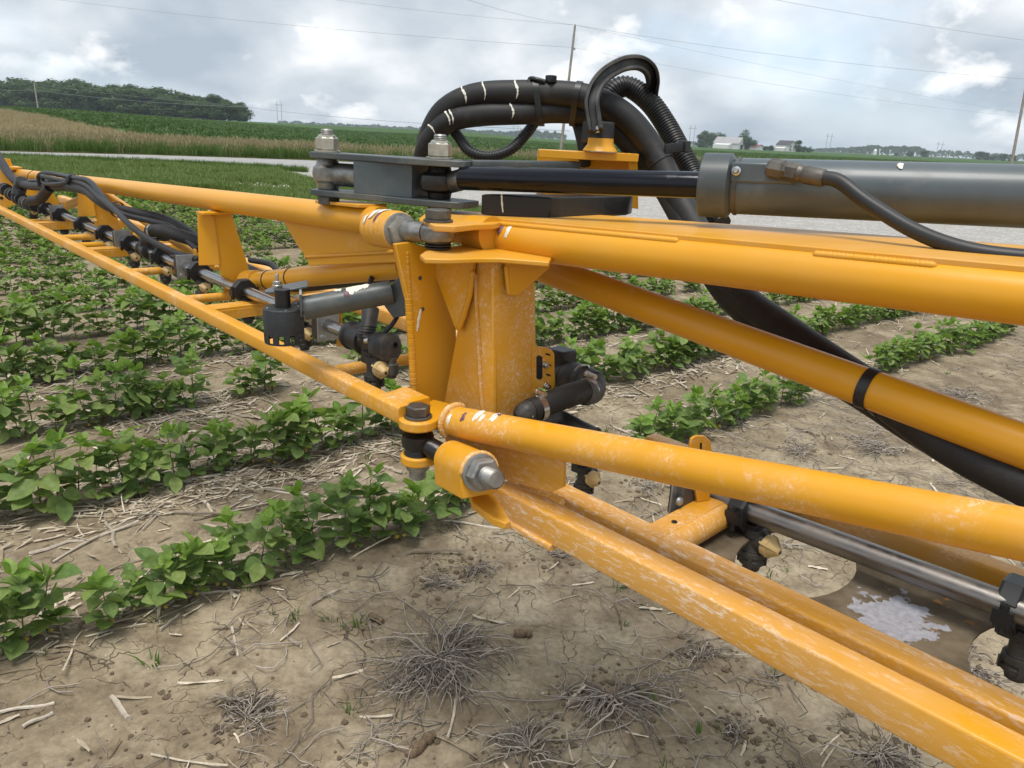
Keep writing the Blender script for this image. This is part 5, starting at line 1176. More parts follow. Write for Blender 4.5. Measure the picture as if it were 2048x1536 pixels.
splat(Cy, bs0, g1, .0428, .43, .55 if np.dot(np.cross(rdx, UP), fc) > 0 else -.55, .006, 'white_lime', 91, 1.6)

# ------------------------------------------------------------------ hoses and cables
def hose(name, pts, r, label, mat='rubber', cat='hose', n=14, seg=24, corr=0.0, group=None):
    P = spline(pts, n)
    if corr: 
        P = resample(P, .0016); rs_2 = [r * (1 + (corr if (i // 2) % 2 else 0)) for i in range(len(P))]
    else: P = resample(P, .008); rs_2 = r
    b = MB(); b.tube(P, rs_2, seg); lo = min(P, key=lambda p: p[2])
    o = b.build(name, MT[mat], None, loc=P[0], smooth=60 if not corr else 25); o['_o'] = list(map(float, P[0]))
    tag(o, label, cat, group); o['_path'] = 0; return o, P
hz1, P1 = hose('spray_hose', at_l((852, 345, 1.66), (855, 300, 1.63), (862, 268, 1.60), (890, 222, 1.57), (950, 192, 1.54), (1040, 186, 1.52), (1140, 189, 1.51), (1205, 205, 1.50), (1262, 243, 1.50), (1312, 310, 1.50), (1352, 385, 1.48), (1400, 470, 1.42), (1470, 580, 1.30), (1570, 660, 1.18), (1740, 778, 1.045), (1890, 885, .95), (2060, 975, .87), (2200, 1040, .82), (2600, 1230, .66)), .0252, 'upper of two thick black rubber hoses arching over the fold link')
hz2, P2 = hose('spray_hose', at_l((846, 345, 1.64), (850, 305, 1.61), (866, 272, 1.585), (900, 242, 1.56), (960, 230, 1.54), (1050, 226, 1.53), (1130, 224, 1.535), (1200, 236, 1.54), (1262, 290, 1.54), (1318, 360, 1.52), (1365, 440, 1.46), (1440, 570, 1.34), (1520, 650, 1.24), (1600, 715, 1.17), (1725, 790, 1.10), (1870, 880, 1.02), (2060, 972, .93), (2220, 1046, .87), (2600, 1220, .72)), .0225, 'lower of two thick black rubber hoses bending down behind the boom')
cdt, P3 = hose('corrugated_conduit', at_l((1205, 210, 1.62), (1232, 178, 1.62), (1262, 176, 1.62), (1300, 205, 1.61), (1332, 250, 1.60), (1362, 305, 1.58), (1392, 360, 1.56), (1440, 450, 1.50)), .0205, 'ribbed black conduit arching beside the horn', 'plastic', 'conduit', corr=.11)
cd2, P4 = hose('corrugated_conduit', at_l((896, 245, 1.60), (918, 275, 1.58), (940, 303, 1.56), (978, 313, 1.55), (1020, 300, 1.55), (1052, 268, 1.56), (1074, 238, 1.58)), .0100, 'thin ribbed black conduit hanging in a loop under the hoses', 'plastic', 'conduit', corr=.13)
dnh, P5 = hose('short_hose', at_l((1152, 238, 1.56), (1160, 262, 1.56), (1168, 300, 1.56), (1170, 330, 1.58)), .0125, 'taped black hose dropping into the orange bracket', 'rubber')
lfh, P5b = hose('cable_pair', at_l((880, 232, 1.60), (862, 252, 1.62), (856, 285, 1.62), (846, 306, 1.60)), .005, 'thin black cables where the hoses turn down', 'plastic', 'cable')
for k_, xx in ((hz1, 1078), (hz1, 1155)):
    i = min(range(len(P1)), key=lambda j: abs(1024 + F_PX * np.dot(P1[j] - EYE_P, _r) / np.dot(P1[j] - EYE_P, _f) - xx) + (0 if j < len(P1) * .4 else 1e6))
    j = min(range(len(P2)), key=lambda q_: np.linalg.norm(P2[q_] - P1[i])); c_ = (P1[i] + P2[j]) / 2; t_ = nrm(P1[i + 1] - P1[i - 1]); dv = nrm(P1[i] - P2[j]); hv = np.cross(t_, dv); dd = np.linalg.norm(P1[i] - P2[j]) / 2
    ringo = []; ringi = []
    for off_ in (-.006, .006):
        for rr, lst in ((.0275, ringo), (.0245, ringi)):
            lst.append([c_ + t_ * off_ + dv * (math.sin(a) * rr + (dd if math.sin(a) > 0 else -dd)) + hv * math.cos(a) * rr for a in np.linspace(0, 2 * PI, 36, endpoint=False)])
    b = MB(); b.rings([ringo[0], ringo[1], ringi[1], ringi[0]], closed=True); b.build('cable_tie', MT['plastic'], k_)
# knot of ties on top and heavy strap ties
MB().tube(spline(at_l((1058, 166, 1.50), (1060, 157, 1.50), (1072, 158, 1.49), (1090, 163, 1.49)), 6), .004, 10).build('tie_tail', MT['plastic'], hz1)
MB().box(at(1102, 158, 1.49), nrm(rd) * .009, FRONT * .008, UP * .007).build('tie_head', MT['plastic'], hz1, .002)
def tie_on(P, o, px, r, w, head=None, late=False, name='cable_tie'):
    rngj = range(int(len(P) * .35), len(P) - 1) if late else range(1, len(P) - 1)
    i = min(rngj, key=lambda j: abs(1024 + F_PX * np.dot(P[j] - EYE_P, _r) / np.dot(P[j] - EYE_P, _f) - px))
    return band(o, P[i], P[i + 1] - P[i - 1], r, w, 'plastic', .0025, name, head)
tie_on(P1, hz1, 1318, .0246, .017, None, True, 'strap')
MB().box(at(1368, 293, 1.50), nrm(rd) * .010, FRONT * .009, UP * .011).build('strap_head', MT['plastic'], hz1, .002)
MB().beam(at(1330, 298, 1.47), at(1366, 293, 1.49), .003, .018, rad=.001).build('strap_tail', MT['plastic'], hz1)
# wide strap round diagonal tube and hose
def on_line(p0, p1, px):
    lo, hi = 0.0, 1.0
    for _ in range(40):
        m_ = (lo + hi) / 2; p = lerp(p0, p1, m_); v = p - EYE_P; x = 1024 + F_PX * np.dot(v, _r) / np.dot(v, _f)
        lo, hi = (m_, hi) if x < px else (lo, m_)
    return lerp(p0, p1, lo)
sc_ = on_line(mB0, mB1, 1738); md = nrm(mB1 - mB0)
band(Bm, sc_, md, .0264, .014, 'plastic', .002, 'strap')
i = min(range(len(P1)), key=lambda j: np.linalg.norm(P1[j] - sc_)); 
for P_, o_ in ((P1, hz1),): band(o_, P_[i], P_[i + 1] - P_[i - 1], .0246, .014, 'plastic', .002, 'strap')

# white chalk rings on the hoses
for P_, o_, pxs, r_ in ((P1, hz1, (938, 975, 1034), .0256), (P2, hz2, (876, 901, 1028, 912), .0229)):
    for xx in pxs:
        i = min(range(2, int(len(P_) * .4)), key=lambda j: abs(1024 + F_PX * np.dot(P_[j] - EYE_P, _r) / np.dot(P_[j] - EYE_P, _f) - xx)); t_ = nrm(P_[i + 1] - P_[i - 1])
        s1_ = nrm(np.cross(t_, UP)); s1_ = s1_ if np.dot(s1_, FRONT) > 0 else -s1_; u1_ = np.cross(t_, s1_); u1_ = u1_ if u1_[2] > 0 else -u1_; V = []; a_ = np.linspace(-.5, 1.3, 16)
        for q_, a in enumerate(a_):
            wv = .0030 * (.35 + random.random() * .8) * math.sin(PI * (q_ + .5) / 16); sh = t_ * .004 * math.sin(q_ * .35)
            for s_ in (-1, 1): V.append(P_[i] + t_ * s_ * wv + sh + (r_ + .0004) * (math.cos(a) * s1_ + math.sin(a) * u1_))
        b = MB(); b.add(V, [(2 * q_, 2 * q_ + 1, 2 * q_ + 3, 2 * q_ + 2) for q_ in range(15)]); b.build('chalk_mark', MT['white_lime'], o_, smooth=180)
hyd, P6 = hose('hydraulic_hose', [ft1 - fdx * .01, ft1 + fdx * .02] + at_l((1735, 405, .99), (1830, 462, .945), (1930, 498, .905), (2050, 515, .87), (2200, 520, .83)), .0098, 'smooth black hydraulic hose curving down from the cylinder port', 'rubber_smooth')
cb1, P7 = hose('sensor_cable', at_l((752, 540, 1.50), (742, 560, 1.48), (736, 582, 1.46), (738, 610, 1.45)), .0055, 'thin black cable above the grey sensor arm', 'plastic', 'cable')
cb2, P8 = hose('valve_cable', at_l((735, 682, 1.38), (750, 679, 1.37), (775, 660, 1.37), (795, 632, 1.37), (806, 600, 1.38)), .0042, 'short black cable looping from the end valve to the post', 'plastic', 'cable')
MB().lathe(at(731, 682, 1.382), nrm(P8[1] - P8[0]), [(0, .0048), (.010, .0048)], 14).build('ferrule', MT['clip_steel'], cb2)
# bundle lying on the left boom
bt = lambda x, y, d: at(x, y, d)
b1_, PB1 = hose('bundle_hose', at_l((-10, 300, 3.9), (8, 330, 3.7), (28, 360, 3.5), (60, 372, 3.3), (100, 372, 3.0), (140, 374, 2.8), (172, 381, 2.65), (195, 398, 2.55), (225, 416, 2.5), (280, 428, 2.45), (330, 440, 2.4), (372, 462, 2.3), (420, 500, 2.2)), .017, 'thick black hose tied along the left boom top tube', 'rubber', n=10)
b2_, PB2 = hose('bundle_hose', at_l((-10, 312, 3.88), (10, 345, 3.68), (34, 366, 3.48), (70, 362, 3.3), (100, 363, 2.97), (140, 362, 2.78), (172, 370, 2.62), (200, 395, 2.5), (230, 420, 2.4), (262, 452, 2.3), (300, 480, 2.25), (350, 505, 2.2), (398, 520, 2.15)), .0095, 'thin black cable leaving the bundle below the left boom tube', 'rubber_smooth', 'cable', n=10)
b3_, PB3 = hose('bundle_hose', at_l((80, 372, 3.06), (78, 352, 3.04), (92, 346, 3.0), (120, 350, 2.9), (150, 356, 2.72), (178, 362, 2.6), (205, 392, 2.5), (240, 426, 2.42), (300, 442, 2.36), (345, 456, 2.3), (396, 500, 2.2)), .009, 'black cable looping over the left boom tube', 'rubber_smooth', 'cable', n=10)
b4_, PB4 = hose('bundle_hose', at_l((62, 402, 3.1), (80, 398, 3.05), (92, 384, 3.0), (100, 374, 2.96)), .020, 'short black hose dropping from the bundle to the valve', 'rubber', n=8)
b5_, PB5 = hose('bundle_hose', at_l((84, 352, 2.95), (110, 358, 2.86), (135, 364, 2.78), (112, 368, 2.84), (88, 366, 2.95), (84, 352, 2.95)), .008, 'coiled black cable strapped on the left boom tube', 'rubber_smooth', 'cable', n=8)
MB().tube(spline(at_l((133, 368, 2.74), (140, 355, 2.74), (147, 352, 2.74), (148, 358, 2.74)), 6), .009, 12).build('loop_end', MT['rubber'], b5_)
for xx, d in ((12, 3.7), (46, 3.35), (80, 3.02), (112, 2.88), (140, 2.78), (172, 2.64)):
    p = on_line(topA1, topA0, xx); tdx = nrm(topA0 - topA1); band(A, p - UP * .012 + FRONT * .012, tdx, .042, .007, 'plastic', .002, 'cable_tie')
i = len(PB1) * 62 // 100; tie_on(PB1, b1_, 235, .024, .008)
# thick hose running behind the uprights
bh, PBH = hose('rear_hose', at_l((300, 462, 2.34), (330, 463, 2.30), (380, 478, 2.25), (420, 495, 2.22), (500, 545, 2.12), (580, 568, 1.95), (700, 556, 1.72), (790, 545, 1.58)), .020, 'thick dusty black hose running behind the orange uprights', 'rubber', n=10)
band(bh, PBH[2], PBH[3] - PBH[2], .0205, .008, 'clip_steel', .001, 'hose_clamp')
bh2, PBH2 = hose('rear_cable', at_l((500, 520, 2.1), (540, 528, 2.06), (560, 545, 2.02), (600, 562, 1.95)), .008, 'thin black hose behind the diagonal tube', 'rubber_smooth', 'cable')
d0_, d1_ = at(489, 566, 2.02), at(812, 531, 1.42); dd_ = nrm(d1_ - d0_)
for xx in (541, 587): band(A, on_line(d0_, d1_, xx), dd_, .0248, .004, 'plastic', .0012, 'cable_tie')
# ================================================================== SOYBEANS
def leaflet(b, base, d, nrm_, L, W, cup, droop, seed):
    """broad oval leaflet with a pinched midrib"""
    d = nrm(d); n = nrm(nrm_ - d * np.dot(nrm_, d)); s = np.cross(d, n); rows = 6; V = []; r = random.Random(seed); tw = r.uniform(-.15, .15)
    prof = [.28, .86, 1.0, .90, .60, .08]
    for i in range(rows):
        t = i / (rows - 1); c = base + d * L * t - n * droop * L * t * t; w = W * .5 * prof[i]
        V += [c + s * w * 1 + n * (cup * w + tw * w), c + s * w * .5 + n * cup * w * .22, c - n * .02 * L, c - s * w * .5 + n * cup * w * .22, c - s * w + n * (cup * w - tw * w)]
    o0 = len(b.v)
    for i in range(rows):
        for k in range(5): b.a[o0 + i * 5 + k] = ((k - 2) / 2, i / (rows - 1))
    b.add(V, [(i * 5 + k, i * 5 + k + 1, (i + 1) * 5 + k + 1, (i + 1) * 5 + k) for i in range(rows - 1) for k in range(4)])
def trifoliate(seed, size=1.0):
    """leaf in its own frame: petiole from the origin along +x, upright z"""
    r = random.Random(seed); b = MB(); pl = .036 * r.uniform(.6, 1.3); e = np.array([pl * .72, 0, pl * .70])
    b.tube([(0, 0, 0), e * .5 + UP * .004, e], .0011, 4, caps=False)
    W = r.uniform(.85, 1.05)
    pose = r.choice((-.25, .1, .35, .6, .9))
    for a, L, up in ((0, .060, .35), (1.25, .053, .15), (-1.25, .053, .15)):
        a += r.uniform(-.3, .3); d = np.array([math.cos(a), math.sin(a), pose + r.uniform(-.35, .35)]); n = np.array([-.45 * math.cos(a) + r.uniform(-.45, .35), -.4 * math.sin(a) + r.uniform(-.5, .5), .8])
        st = e + nrm(d) * (.010 if a * a < .5 else .002)
        leaflet(b, st, d, n, L * r.uniform(.80, 1.12), .046 * W * r.uniform(.9, 1.12), r.uniform(.05, .55), r.uniform(.0, .4), r.random())
    return b
TRI = [trifoliate(s).mesh('leaf', MT['leaf'], smooth=180, fix=False) for s in range(14)]
TRIY = [trifoliate(50 + s).mesh('young_leaf', MT['leaf_young'], smooth=180, fix=False) for s in range(3)]
def uni_leaf(seed):
    b = MB(); r = random.Random(seed); leaflet(b, np.array([.012, 0, .008]), np.array([1, 0, .1]), np.array([-.1, r.uniform(-.2, .2), 1]), .045, .042, .15, .2, seed); b.tube([(0, 0, 0), (.012, 0, .008)], .001, 4, caps=False); return b
UNI = [uni_leaf(s).mesh('leaf', MT['leaf'], smooth=180, fix=False) for s in range(3)]
def cot():
    b = MB(); b.lathe((0.004, 0, 0), (1, 0, -.15), [(0, .001), (.003, .0045), (.009, .0055), (.013, .001)], 8); return b
COT = cot().mesh('cotyledon', MT['cotyledon'])
def plant_plan(seed):
    """list of (mesh, matrix) for one plant about 17 cm tall"""
    r = random.Random(seed); H = r.uniform(.105, .165); lx_, ly_ = r.uniform(-.02, .02), r.uniform(-.02, .02); parts = []
    st = lambda t: np.array([lx_ * t * t, ly_ * t * t, H * t])
    def M_(p, az, tilt, sc): return Matrix.Translation(Vector(p)) @ Euler((0, tilt, az)).to_matrix().to_4x4() @ Matrix.Scale(sc, 4)
    az = r.uniform(0, 6.3)
    for s in (0, PI): parts.append((UNI[r.randrange(3)], M_(st(.2), az + s + r.uniform(-.3, .3), r.uniform(-.3, .2), r.uniform(.8, 1.1))))
    n = r.choice((5, 6, 6, 7))
    for k in range(n):
        t = .24 + .68 * k / (n - 1); az += 2.5 + r.uniform(-.4, .4); parts.append((TRI[r.randrange(14)], M_(st(t), az, r.uniform(-.3, .45) - .45 * t + .12, r.uniform(.68, 1.10) * (1.0 - .2 * abs(t - .55)))))
    parts.append((TRIY[r.randrange(3)], M_(st(1.0), r.uniform(0, 6.3), -.75, r.uniform(.45, .7))))
    parts.append((TRIY[r.randrange(3)], M_(st(.97), r.uniform(0, 6.3), -.3, r.uniform(.5, .75))))
    cots = []
    if r.random() < .5: cots = [(COT, M_(st(.16), az + s, .2, r.uniform(.8, 1.1))) for s in (0, PI)]
    sb = MB(); sb.tube([st(k / 5) for k in range(6)], [.0022, .0020, .0018, .0016, .0014, .0010], 6)
    return parts, cots, sb.mesh('stem', MT['stem'], smooth=180)
PLANS = [plant_plan(100 + k) for k in range(9)]
def merged(k):
    parts, cots, stem = PLANS[k]; bm = bmesh.new()
    def addm(me, mw, mi):
        t = bmesh.new(); t.from_mesh(me); t.transform(mw)
        for f in t.faces: f.material_index = mi
        tmp = bpy.data.meshes.new('tmp'); t.to_mesh(tmp); t.free(); bm.from_mesh(tmp); bpy.data.meshes.remove(tmp)
    for me, mw in parts: addm(me, mw, 1 if me in TRIY else 0)
    for me, mw in cots: addm(me, mw, 3)
    addm(stem, Matrix.Identity(4), 2)
    me = bpy.data.meshes.new('soybean_plant'); bm.to_mesh(me); bm.free()
    for m in ('leaf', 'leaf_young', 'stem', 'cotyledon'): me.materials.append(MT[m])
    return me
MERGED = [merged(k) for k in range(len(PLANS))]
# rows: plants every few centimetres with gaps; the bare patch has none
def bare(x, y):
    """the drowned-out bare patch in front of and to the right of the boom"""
    v = np.array([x, y, 0.0]) - EYE_P; d = v @ _f; px = 1024 + F_PX * (v @ _r) / d; return px
def s_of(px, py): return float(RDIR @ on_z(px, py, .02)[:2])
GAPS = {0: ((s_of(930, 1005), s_of(1262, 905)), (s_of(1628, 800), s_of(1752, 748)), (s_of(2060, 672), 40)), 1: ((s_of(1880, 605), 40),)}
plants = []
for ri in range(0, 22):
    off_ = ROW0 + ROWS * ri
    s = -16.0
    # the row stops where the bare patch begins (further along for the rows behind)
    while s < 22:
        s += rng.uniform(.030, .078)
        if any(a < s < b for a, b in GAPS.get(ri, ())): continue
        if ri == 0 and rng.uniform() < .18: continue
        if fbm(np.array([s * 2.2]), np.array([ri * 7.0]), 2, 12)[0] < (.12 if ri == 0 else .14): continue
        p2 = RDIR * s + RPER * (off_ + rng.normal(0, .020)); plants.append((p2[0], p2[1], ri))
def visible(x, y, m=80):
    v = np.stack([x, y, np.full_like(x, .1)], 1) - EYE_P; d = v @ _f; px = 1024 + F_PX * (v @ _r) / d; py = 768 - F_PX * (v @ _u) / d
    return (d > .3) & (px > -m) & (px < 2048 + m) & (py > 0) & (py < 1536 + 160), px, py, d
pa = np.array(plants); vis, px_, py_, dd2 = visible(pa[:, 0], pa[:, 1]); rr = np.hypot(pa[:, 0], pa[:, 1])
keep = vis & (rr < np.interp(np.degrees(np.arctan2(pa[:, 0], pa[:, 1])), [-40, -25, -12, 0, 10, 20, 34], [15.2, 14.2, 12.8, 11.4, 10.0, 8.8, 8.0])); pa, px_, py_, rr = pa[keep], px_[keep], py_[keep], rr[keep]
order = np.argsort(rr); pa, px_, py_, rr = pa[order], px_[order], py_[order], rr[order]
NIND = 300
row_lab = ['young green soybean plant in the nearest crop row at lower left', 'young green soybean plant in the second crop row from the camera', 'young green soybean plant in the third crop row from the camera', 'young green soybean plant in the fourth crop row from the camera', 'young green soybean plant in the fifth crop row from the camera']
for k in range(min(NIND, len(pa))):
    x, y, ri = pa[k]; ri = int(ri); parts, cots, stem = PLANS[rng.integers(len(PLANS))]; z = float(gz(np.array([x]), np.array([y]))[0])
    o = thing('soybean_plant', (x, y, z - .004), row_lab[min(ri, 4)], 'soybean plant', 'soybean plants of crop row %d' % (ri + 1)); o.rotation_euler = (rng.normal(0, .08), rng.normal(0, .08), rng.uniform(0, 6.3)); sc = rng.uniform(.78, 1.32) * (1.0 if ri == 0 else 1.16); o.scale = (sc, sc, sc)
    so = bpy.data.objects.new('stem', stem); COL.objects.link(so); so.parent = o
    for me, mw in parts:
        c = bpy.data.objects.new('leaf', me); COL.objects.link(c); c.parent = o; c.matrix_local = mw
    for me, mw in cots:
        c = bpy.data.objects.new('cotyledon', me); COL.objects.link(c); c.parent = o; c.matrix_local = mw
far = pa[NIND:]
if len(far):
    zf = gz(far[:, 0], far[:, 1]); rf = np.hypot(far[:, 0], far[:, 1]) 
    make_scatter('soybean_rows', np.stack([far[:, 0], far[:, 1], zf - .004], 1), rng.uniform(.74, 1.22, len(far)), rng.uniform(0, 6.3, len(far)), rng.integers(0, len(MERGED), len(far)), MERGED, 'soybean rows stretching away behind the boom', rng.normal(0, .08, (len(far), 2)))

# ================================================================== CROP RESIDUE
def stalk(seed, L, r, mat):
    rs = random.Random(seed); b = MB(); n = 6; P = [np.array([L * (k / n - .5), rs.uniform(-.03, .03) * L, rs.uniform(-.01, .012) * L]) for k in range(n + 1)]
    R = []
    for i, p in enumerate(P):
        ring = []; sq = rs.uniform(.35, .6)
        for k in range(7):
            a = 2 * PI * k / 7; ring.append(p + np.array([0, math.cos(a) * r * rs.uniform(.8, 1.1), math.sin(a) * r * sq]))
        R.append(ring)
    b.rings(R); return b.mesh('stalk', mat, smooth=50)
def strip(seed, L, w, mat):
    rs = random.Random(seed); b = MB(); n = 5; V = []; curl = rs.uniform(-.25, .25)
    for k in range(n + 1):
        t = k / n - .5; ww = w * (1 - .5 * abs(t) * 2 * rs.random()); V += [np.array([L * t, curl * L * t * t - ww, .002 + rs.uniform(0, .004)]), np.array([L * t, curl * L * t * t, .004 + rs.uniform(0, .006)]), np.array([L * t, curl * L * t * t + ww, .002 + rs.uniform(0, .004)])]
    b.add(V, [(i * 3 + k, i * 3 + k + 1, i * 3 + k + 4, i * 3 + k + 3) for i in range(n) for k in (0, 1)]); return b.mesh('straw', mat, smooth=180, fix=False)
SHAPES = [stalk(s, L, r, MT['stalk']) for s, (L, r) in enumerate(((.16, .006), (.10, .0065), (.22, .0055), (.07, .005), (.30, .005), (.12, .008)))]
STRIPS = [strip(s, L, w, MT['straw']) for s, (L, w) in enumerate(((.09, .005), (.15, .004), (.05, .004), (.22, .0035), (.07, .007), (.12, .006), (.035, .003)))]
def field_pts(n, dens=None, r0=1.0, r1=9.0):
    az = np.radians(rng.uniform(-42, 42, n)); r = r0 * (r1 / r0) ** rng.uniform(0, 1, n) if dens is None else np.sqrt(rng.uniform(r0 ** 2, r1 ** 2, n)); return np.sin(az) * r, np.cos(az) * r
def res_density(x, y):
    off = (RPER[0] * x + RPER[1] * y - ROW0) / ROWS; fr_ = off - np.floor(off)
    band_ = np.exp(-((np.minimum(fr_, 1 - fr_) - .12) / .17) ** 2)      # trash gathers along the rows
    patch = sstep(fbm(x * 1.1, y * 1.1, 3, 44), .36, .58); inside = sstep(off, -.16, .06)
    return inside * band_ * (.2 + .8 * patch) + .012
x, y = field_pts(70000, None, 1.0, 11); k = rng.uniform(0, 1, len(x)) < res_density(x, y); x, y = x[k], y[k]; ok, _, _, _ = visible(x, y); x, y = x[ok], y[ok]
rot = np.where(rng.uniform(0, 1, len(x)) < .5, ROW_A + rng.normal(0, .5, len(x)), rng.uniform(0, 6.3, len(x)))
make_scatter('straw_litter', np.stack([x, y, gz(x, y) + .002], 1), rng.uniform(.35, .95, len(x)), rot, rng.integers(0, len(STRIPS), len(x)), STRIPS, 'pale straw and leaf litter lying between the rows', rng.normal(0, .14, (len(x), 2)))
x, y = field_pts(9000, None, 1.9, 11); k = rng.uniform(0, 1, len(x)) < res_density(x, y) * .7; x, y = x[k], y[k]; ok, _, _, _ = visible(x, y); x, y = x[ok], y[ok]; order = np.argsort(np.hypot(x, y)); x, y = x[order], y[order]
ns = 150
for i in range(min(ns, len(x))):
    me = SHAPES[rng.integers(len(SHAPES))]; o = bpy.data.objects.new('corn_stalk', me); COL.objects.link(o); z = float(gz(np.array([x[i]]), np.array([y[i]]))[0])
    o.location = (x[i], y[i], z + .005); o.rotation_euler = (rng.uniform(0, 6.3), rng.normal(0, .06), ROW_A + rng.normal(0, .55) if rng.uniform() < .6 else rng.uniform(0, 6.3)); s_ = rng.uniform(.6, 1.1); o.scale = (s_, s_, s_)
    tag(o, 'pale dry corn stalk piece lying among the soybean rows', 'corn stalk', 'corn stalk pieces among the rows')
x2, y2 = x[ns:], y[ns:]
make_scatter('stalk_litter', np.stack([x2, y2, gz(x2, y2) + .005], 1), rng.uniform(.6, 1.1, len(x2)), rng.uniform(0, 6.3, len(x2)), rng.integers(0, len(SHAPES), len(x2)), SHAPES, 'broken corn stalks lying farther back in the field')
# a few loose stalks and chips on the bare soil, surveyed one by one
for (x0, y0, x1, y1, r_, lab) in ((222, 1385, 256, 1430, .007, 'split grey stalk on bare soil at lower left'), (735, 1232, 745, 1275, .005, 'upright looking grey stalk near the large dead tuft'), (0, 1425, 108, 1400, .005, 'long pale straw at the left edge of the bare soil'), (45, 1452, 105, 1420, .005, 'short pale straw below the long one at lower left'), (463, 1253, 475, 1303, .004, 'thin pale straw standing out on bare soil left of center'), (425, 1257, 500, 1252, .003, 'thin tan straw lying level on bare soil'), (40, 1312, 115, 1305, .004, 'brown stalk under the front row leaves'), (890, 1045, 1010, 1058, .005, 'long brown stick under the hinge bolt'), (105, 1125, 262, 1035, .0045, 'long straw crossing behind the front row'), (270, 1035, 335, 975, .0045, 'grey forked stick between the first two rows'), (1590, 855, 1640, 868, .006, 'thick pale stalk on bare soil at right'), (1665, 770, 1700, 800, .007, 'thick brown stalk right of the strap'), (1160, 1030, 1230, 1015, .003, 'thin straw beside the twin rails'), (1500, 790, 1560, 800, .005, 'pale stalk by the right hand rows')):
    a_, b_ = on_z(x0, y0, .01), on_z(x1, y1, .012); z0 = float(gz(np.array([a_[0]]), np.array([a_[1]]))[0]); z1 = float(gz(np.array([b_[0]]), np.array([b_[1]]))[0]); P = [lerp(a_, b_, t) for t in np.linspace(0, 1, 7)]
    for i, p in enumerate(P): p[2] = lerp(z0, z1, i / 6) + r_ * .9 + .003 * math.sin(i); 
    o = MB().tube(P, [r_ * random.uniform(.75, 1.05) for _ in P], 7).build('corn_stalk', MT['stalk'], None, loc=P[0], smooth=50); tag(o, lab, 'corn stalk')
# corn cobs
def cob(px, py, L, r, ang, lab):
    p = on_z(px, py, .012); z = float(gz(np.array([p[0]]), np.array([p[1]]))[0]); b = MB(); d = np.array([math.cos(ang), math.sin(ang), .03]); d = nrm(d); n = int(L / .0042)
    s = nrm(np.cross(d, UP)); u2 = np.cross(s, d); R = []
    for i in range(n + 1):
        t = i / n; rr_ = r * (math.sin(PI * min(1, t * 1.25 + .12)) ** .35 if t < .7 else 1 - (t - .7) * 1.2); ring = []
        for k in range(24):
            a = 2 * PI * k / 24; q = rr_ * (1.08 if (i + k // 2) % 2 else .90); ring.append(p * [1, 1, 0] + UP * (z + r * .7) + d * (t - .5) * L + q * (math.cos(a) * s + math.sin(a) * u2))
        R.append(ring)
    b.rings(R); o = b.build('corn_cob', MT['cob'], None, loc=(p[0], p[1], z), smooth=25); tag(o, lab, 'corn cob')
cob(842, 1480, .085, .013, .95, 'brown corn cob lying upright in the lower center')
cob(1046, 1267, .050, .012, .05, 'short corn cob right of the large dead tuft')
cob(752, 1233, .050, .011, -.6, 'corn cob left of the large dead tuft')
cob(1665, 745, .05, .010, .3, 'far corn cob right of the soybean rows')
# dead grass tufts
def dead_tuft(px, py, R, n, lab, seed, sc=1.0, wisp=0):
    rs = random.Random(seed); p = on_z(px, py, .01); z = float(gz(np.array([p[0]]), np.array([p[1]]))[0]); q0 = np.array([p[0], p[1], z]); b = MB()
    lobes = [(rs.uniform(0, 2 * PI), rs.uniform(.45, 1.2)) for _ in range(6)]
    for k in range(n):
        la, lr = rs.choice(lobes); a = la + rs.gauss(0, .42); L = R * lr * (rs.uniform(.35, 1.0) if rs.random() < .8 else rs.uniform(.9, 1.25)); loose = rs.random() < .32; c = q0 + np.array([math.cos(a), math.sin(a), 0]) * R * (rs.uniform(.1, .75) if loose else rs.uniform(0, .16)); a = rs.uniform(0, 2 * PI) if loose else a; L = L * .55 if loose else L; up = rs.uniform(.0, .36) * L; P = []; m = 7; th = a + rs.gauss(0, .4); q = c.copy()
        for i in range(m):
            t = i / (m - 1); P.append(q + UP * (up * 4 * t * (1 - t) * .6 + .003 + rs.uniform(0, .007))); th += rs.gauss(0, .34); q = q + np.array([math.cos(th), math.sin(th), 0]) * L / (m - 1)
        w = rs.uniform(.0010, .0019); b.tube(P, [w] * 5 + [w * .8, w * .4], 3, caps=False)
        if rs.random() < .45:
            i = rs.randrange(2, m - 1); e = P[i] + nrm(P[i] - P[i - 1] + np.array([rs.uniform(-.02, .02), rs.uniform(-.02, .02), rs.uniform(-.004, .008)])) * L * .35; e[2] = max(e[2], z + .002); b.tube([P[i], lerp(P[i], e, .5) + UP * .003, e], w * .75, 3, caps=False)
    o = b.build('dead_grass_tuft', MT['dead_grass'], None, loc=q0, smooth=180); return tag(o, lab, 'dead grass')
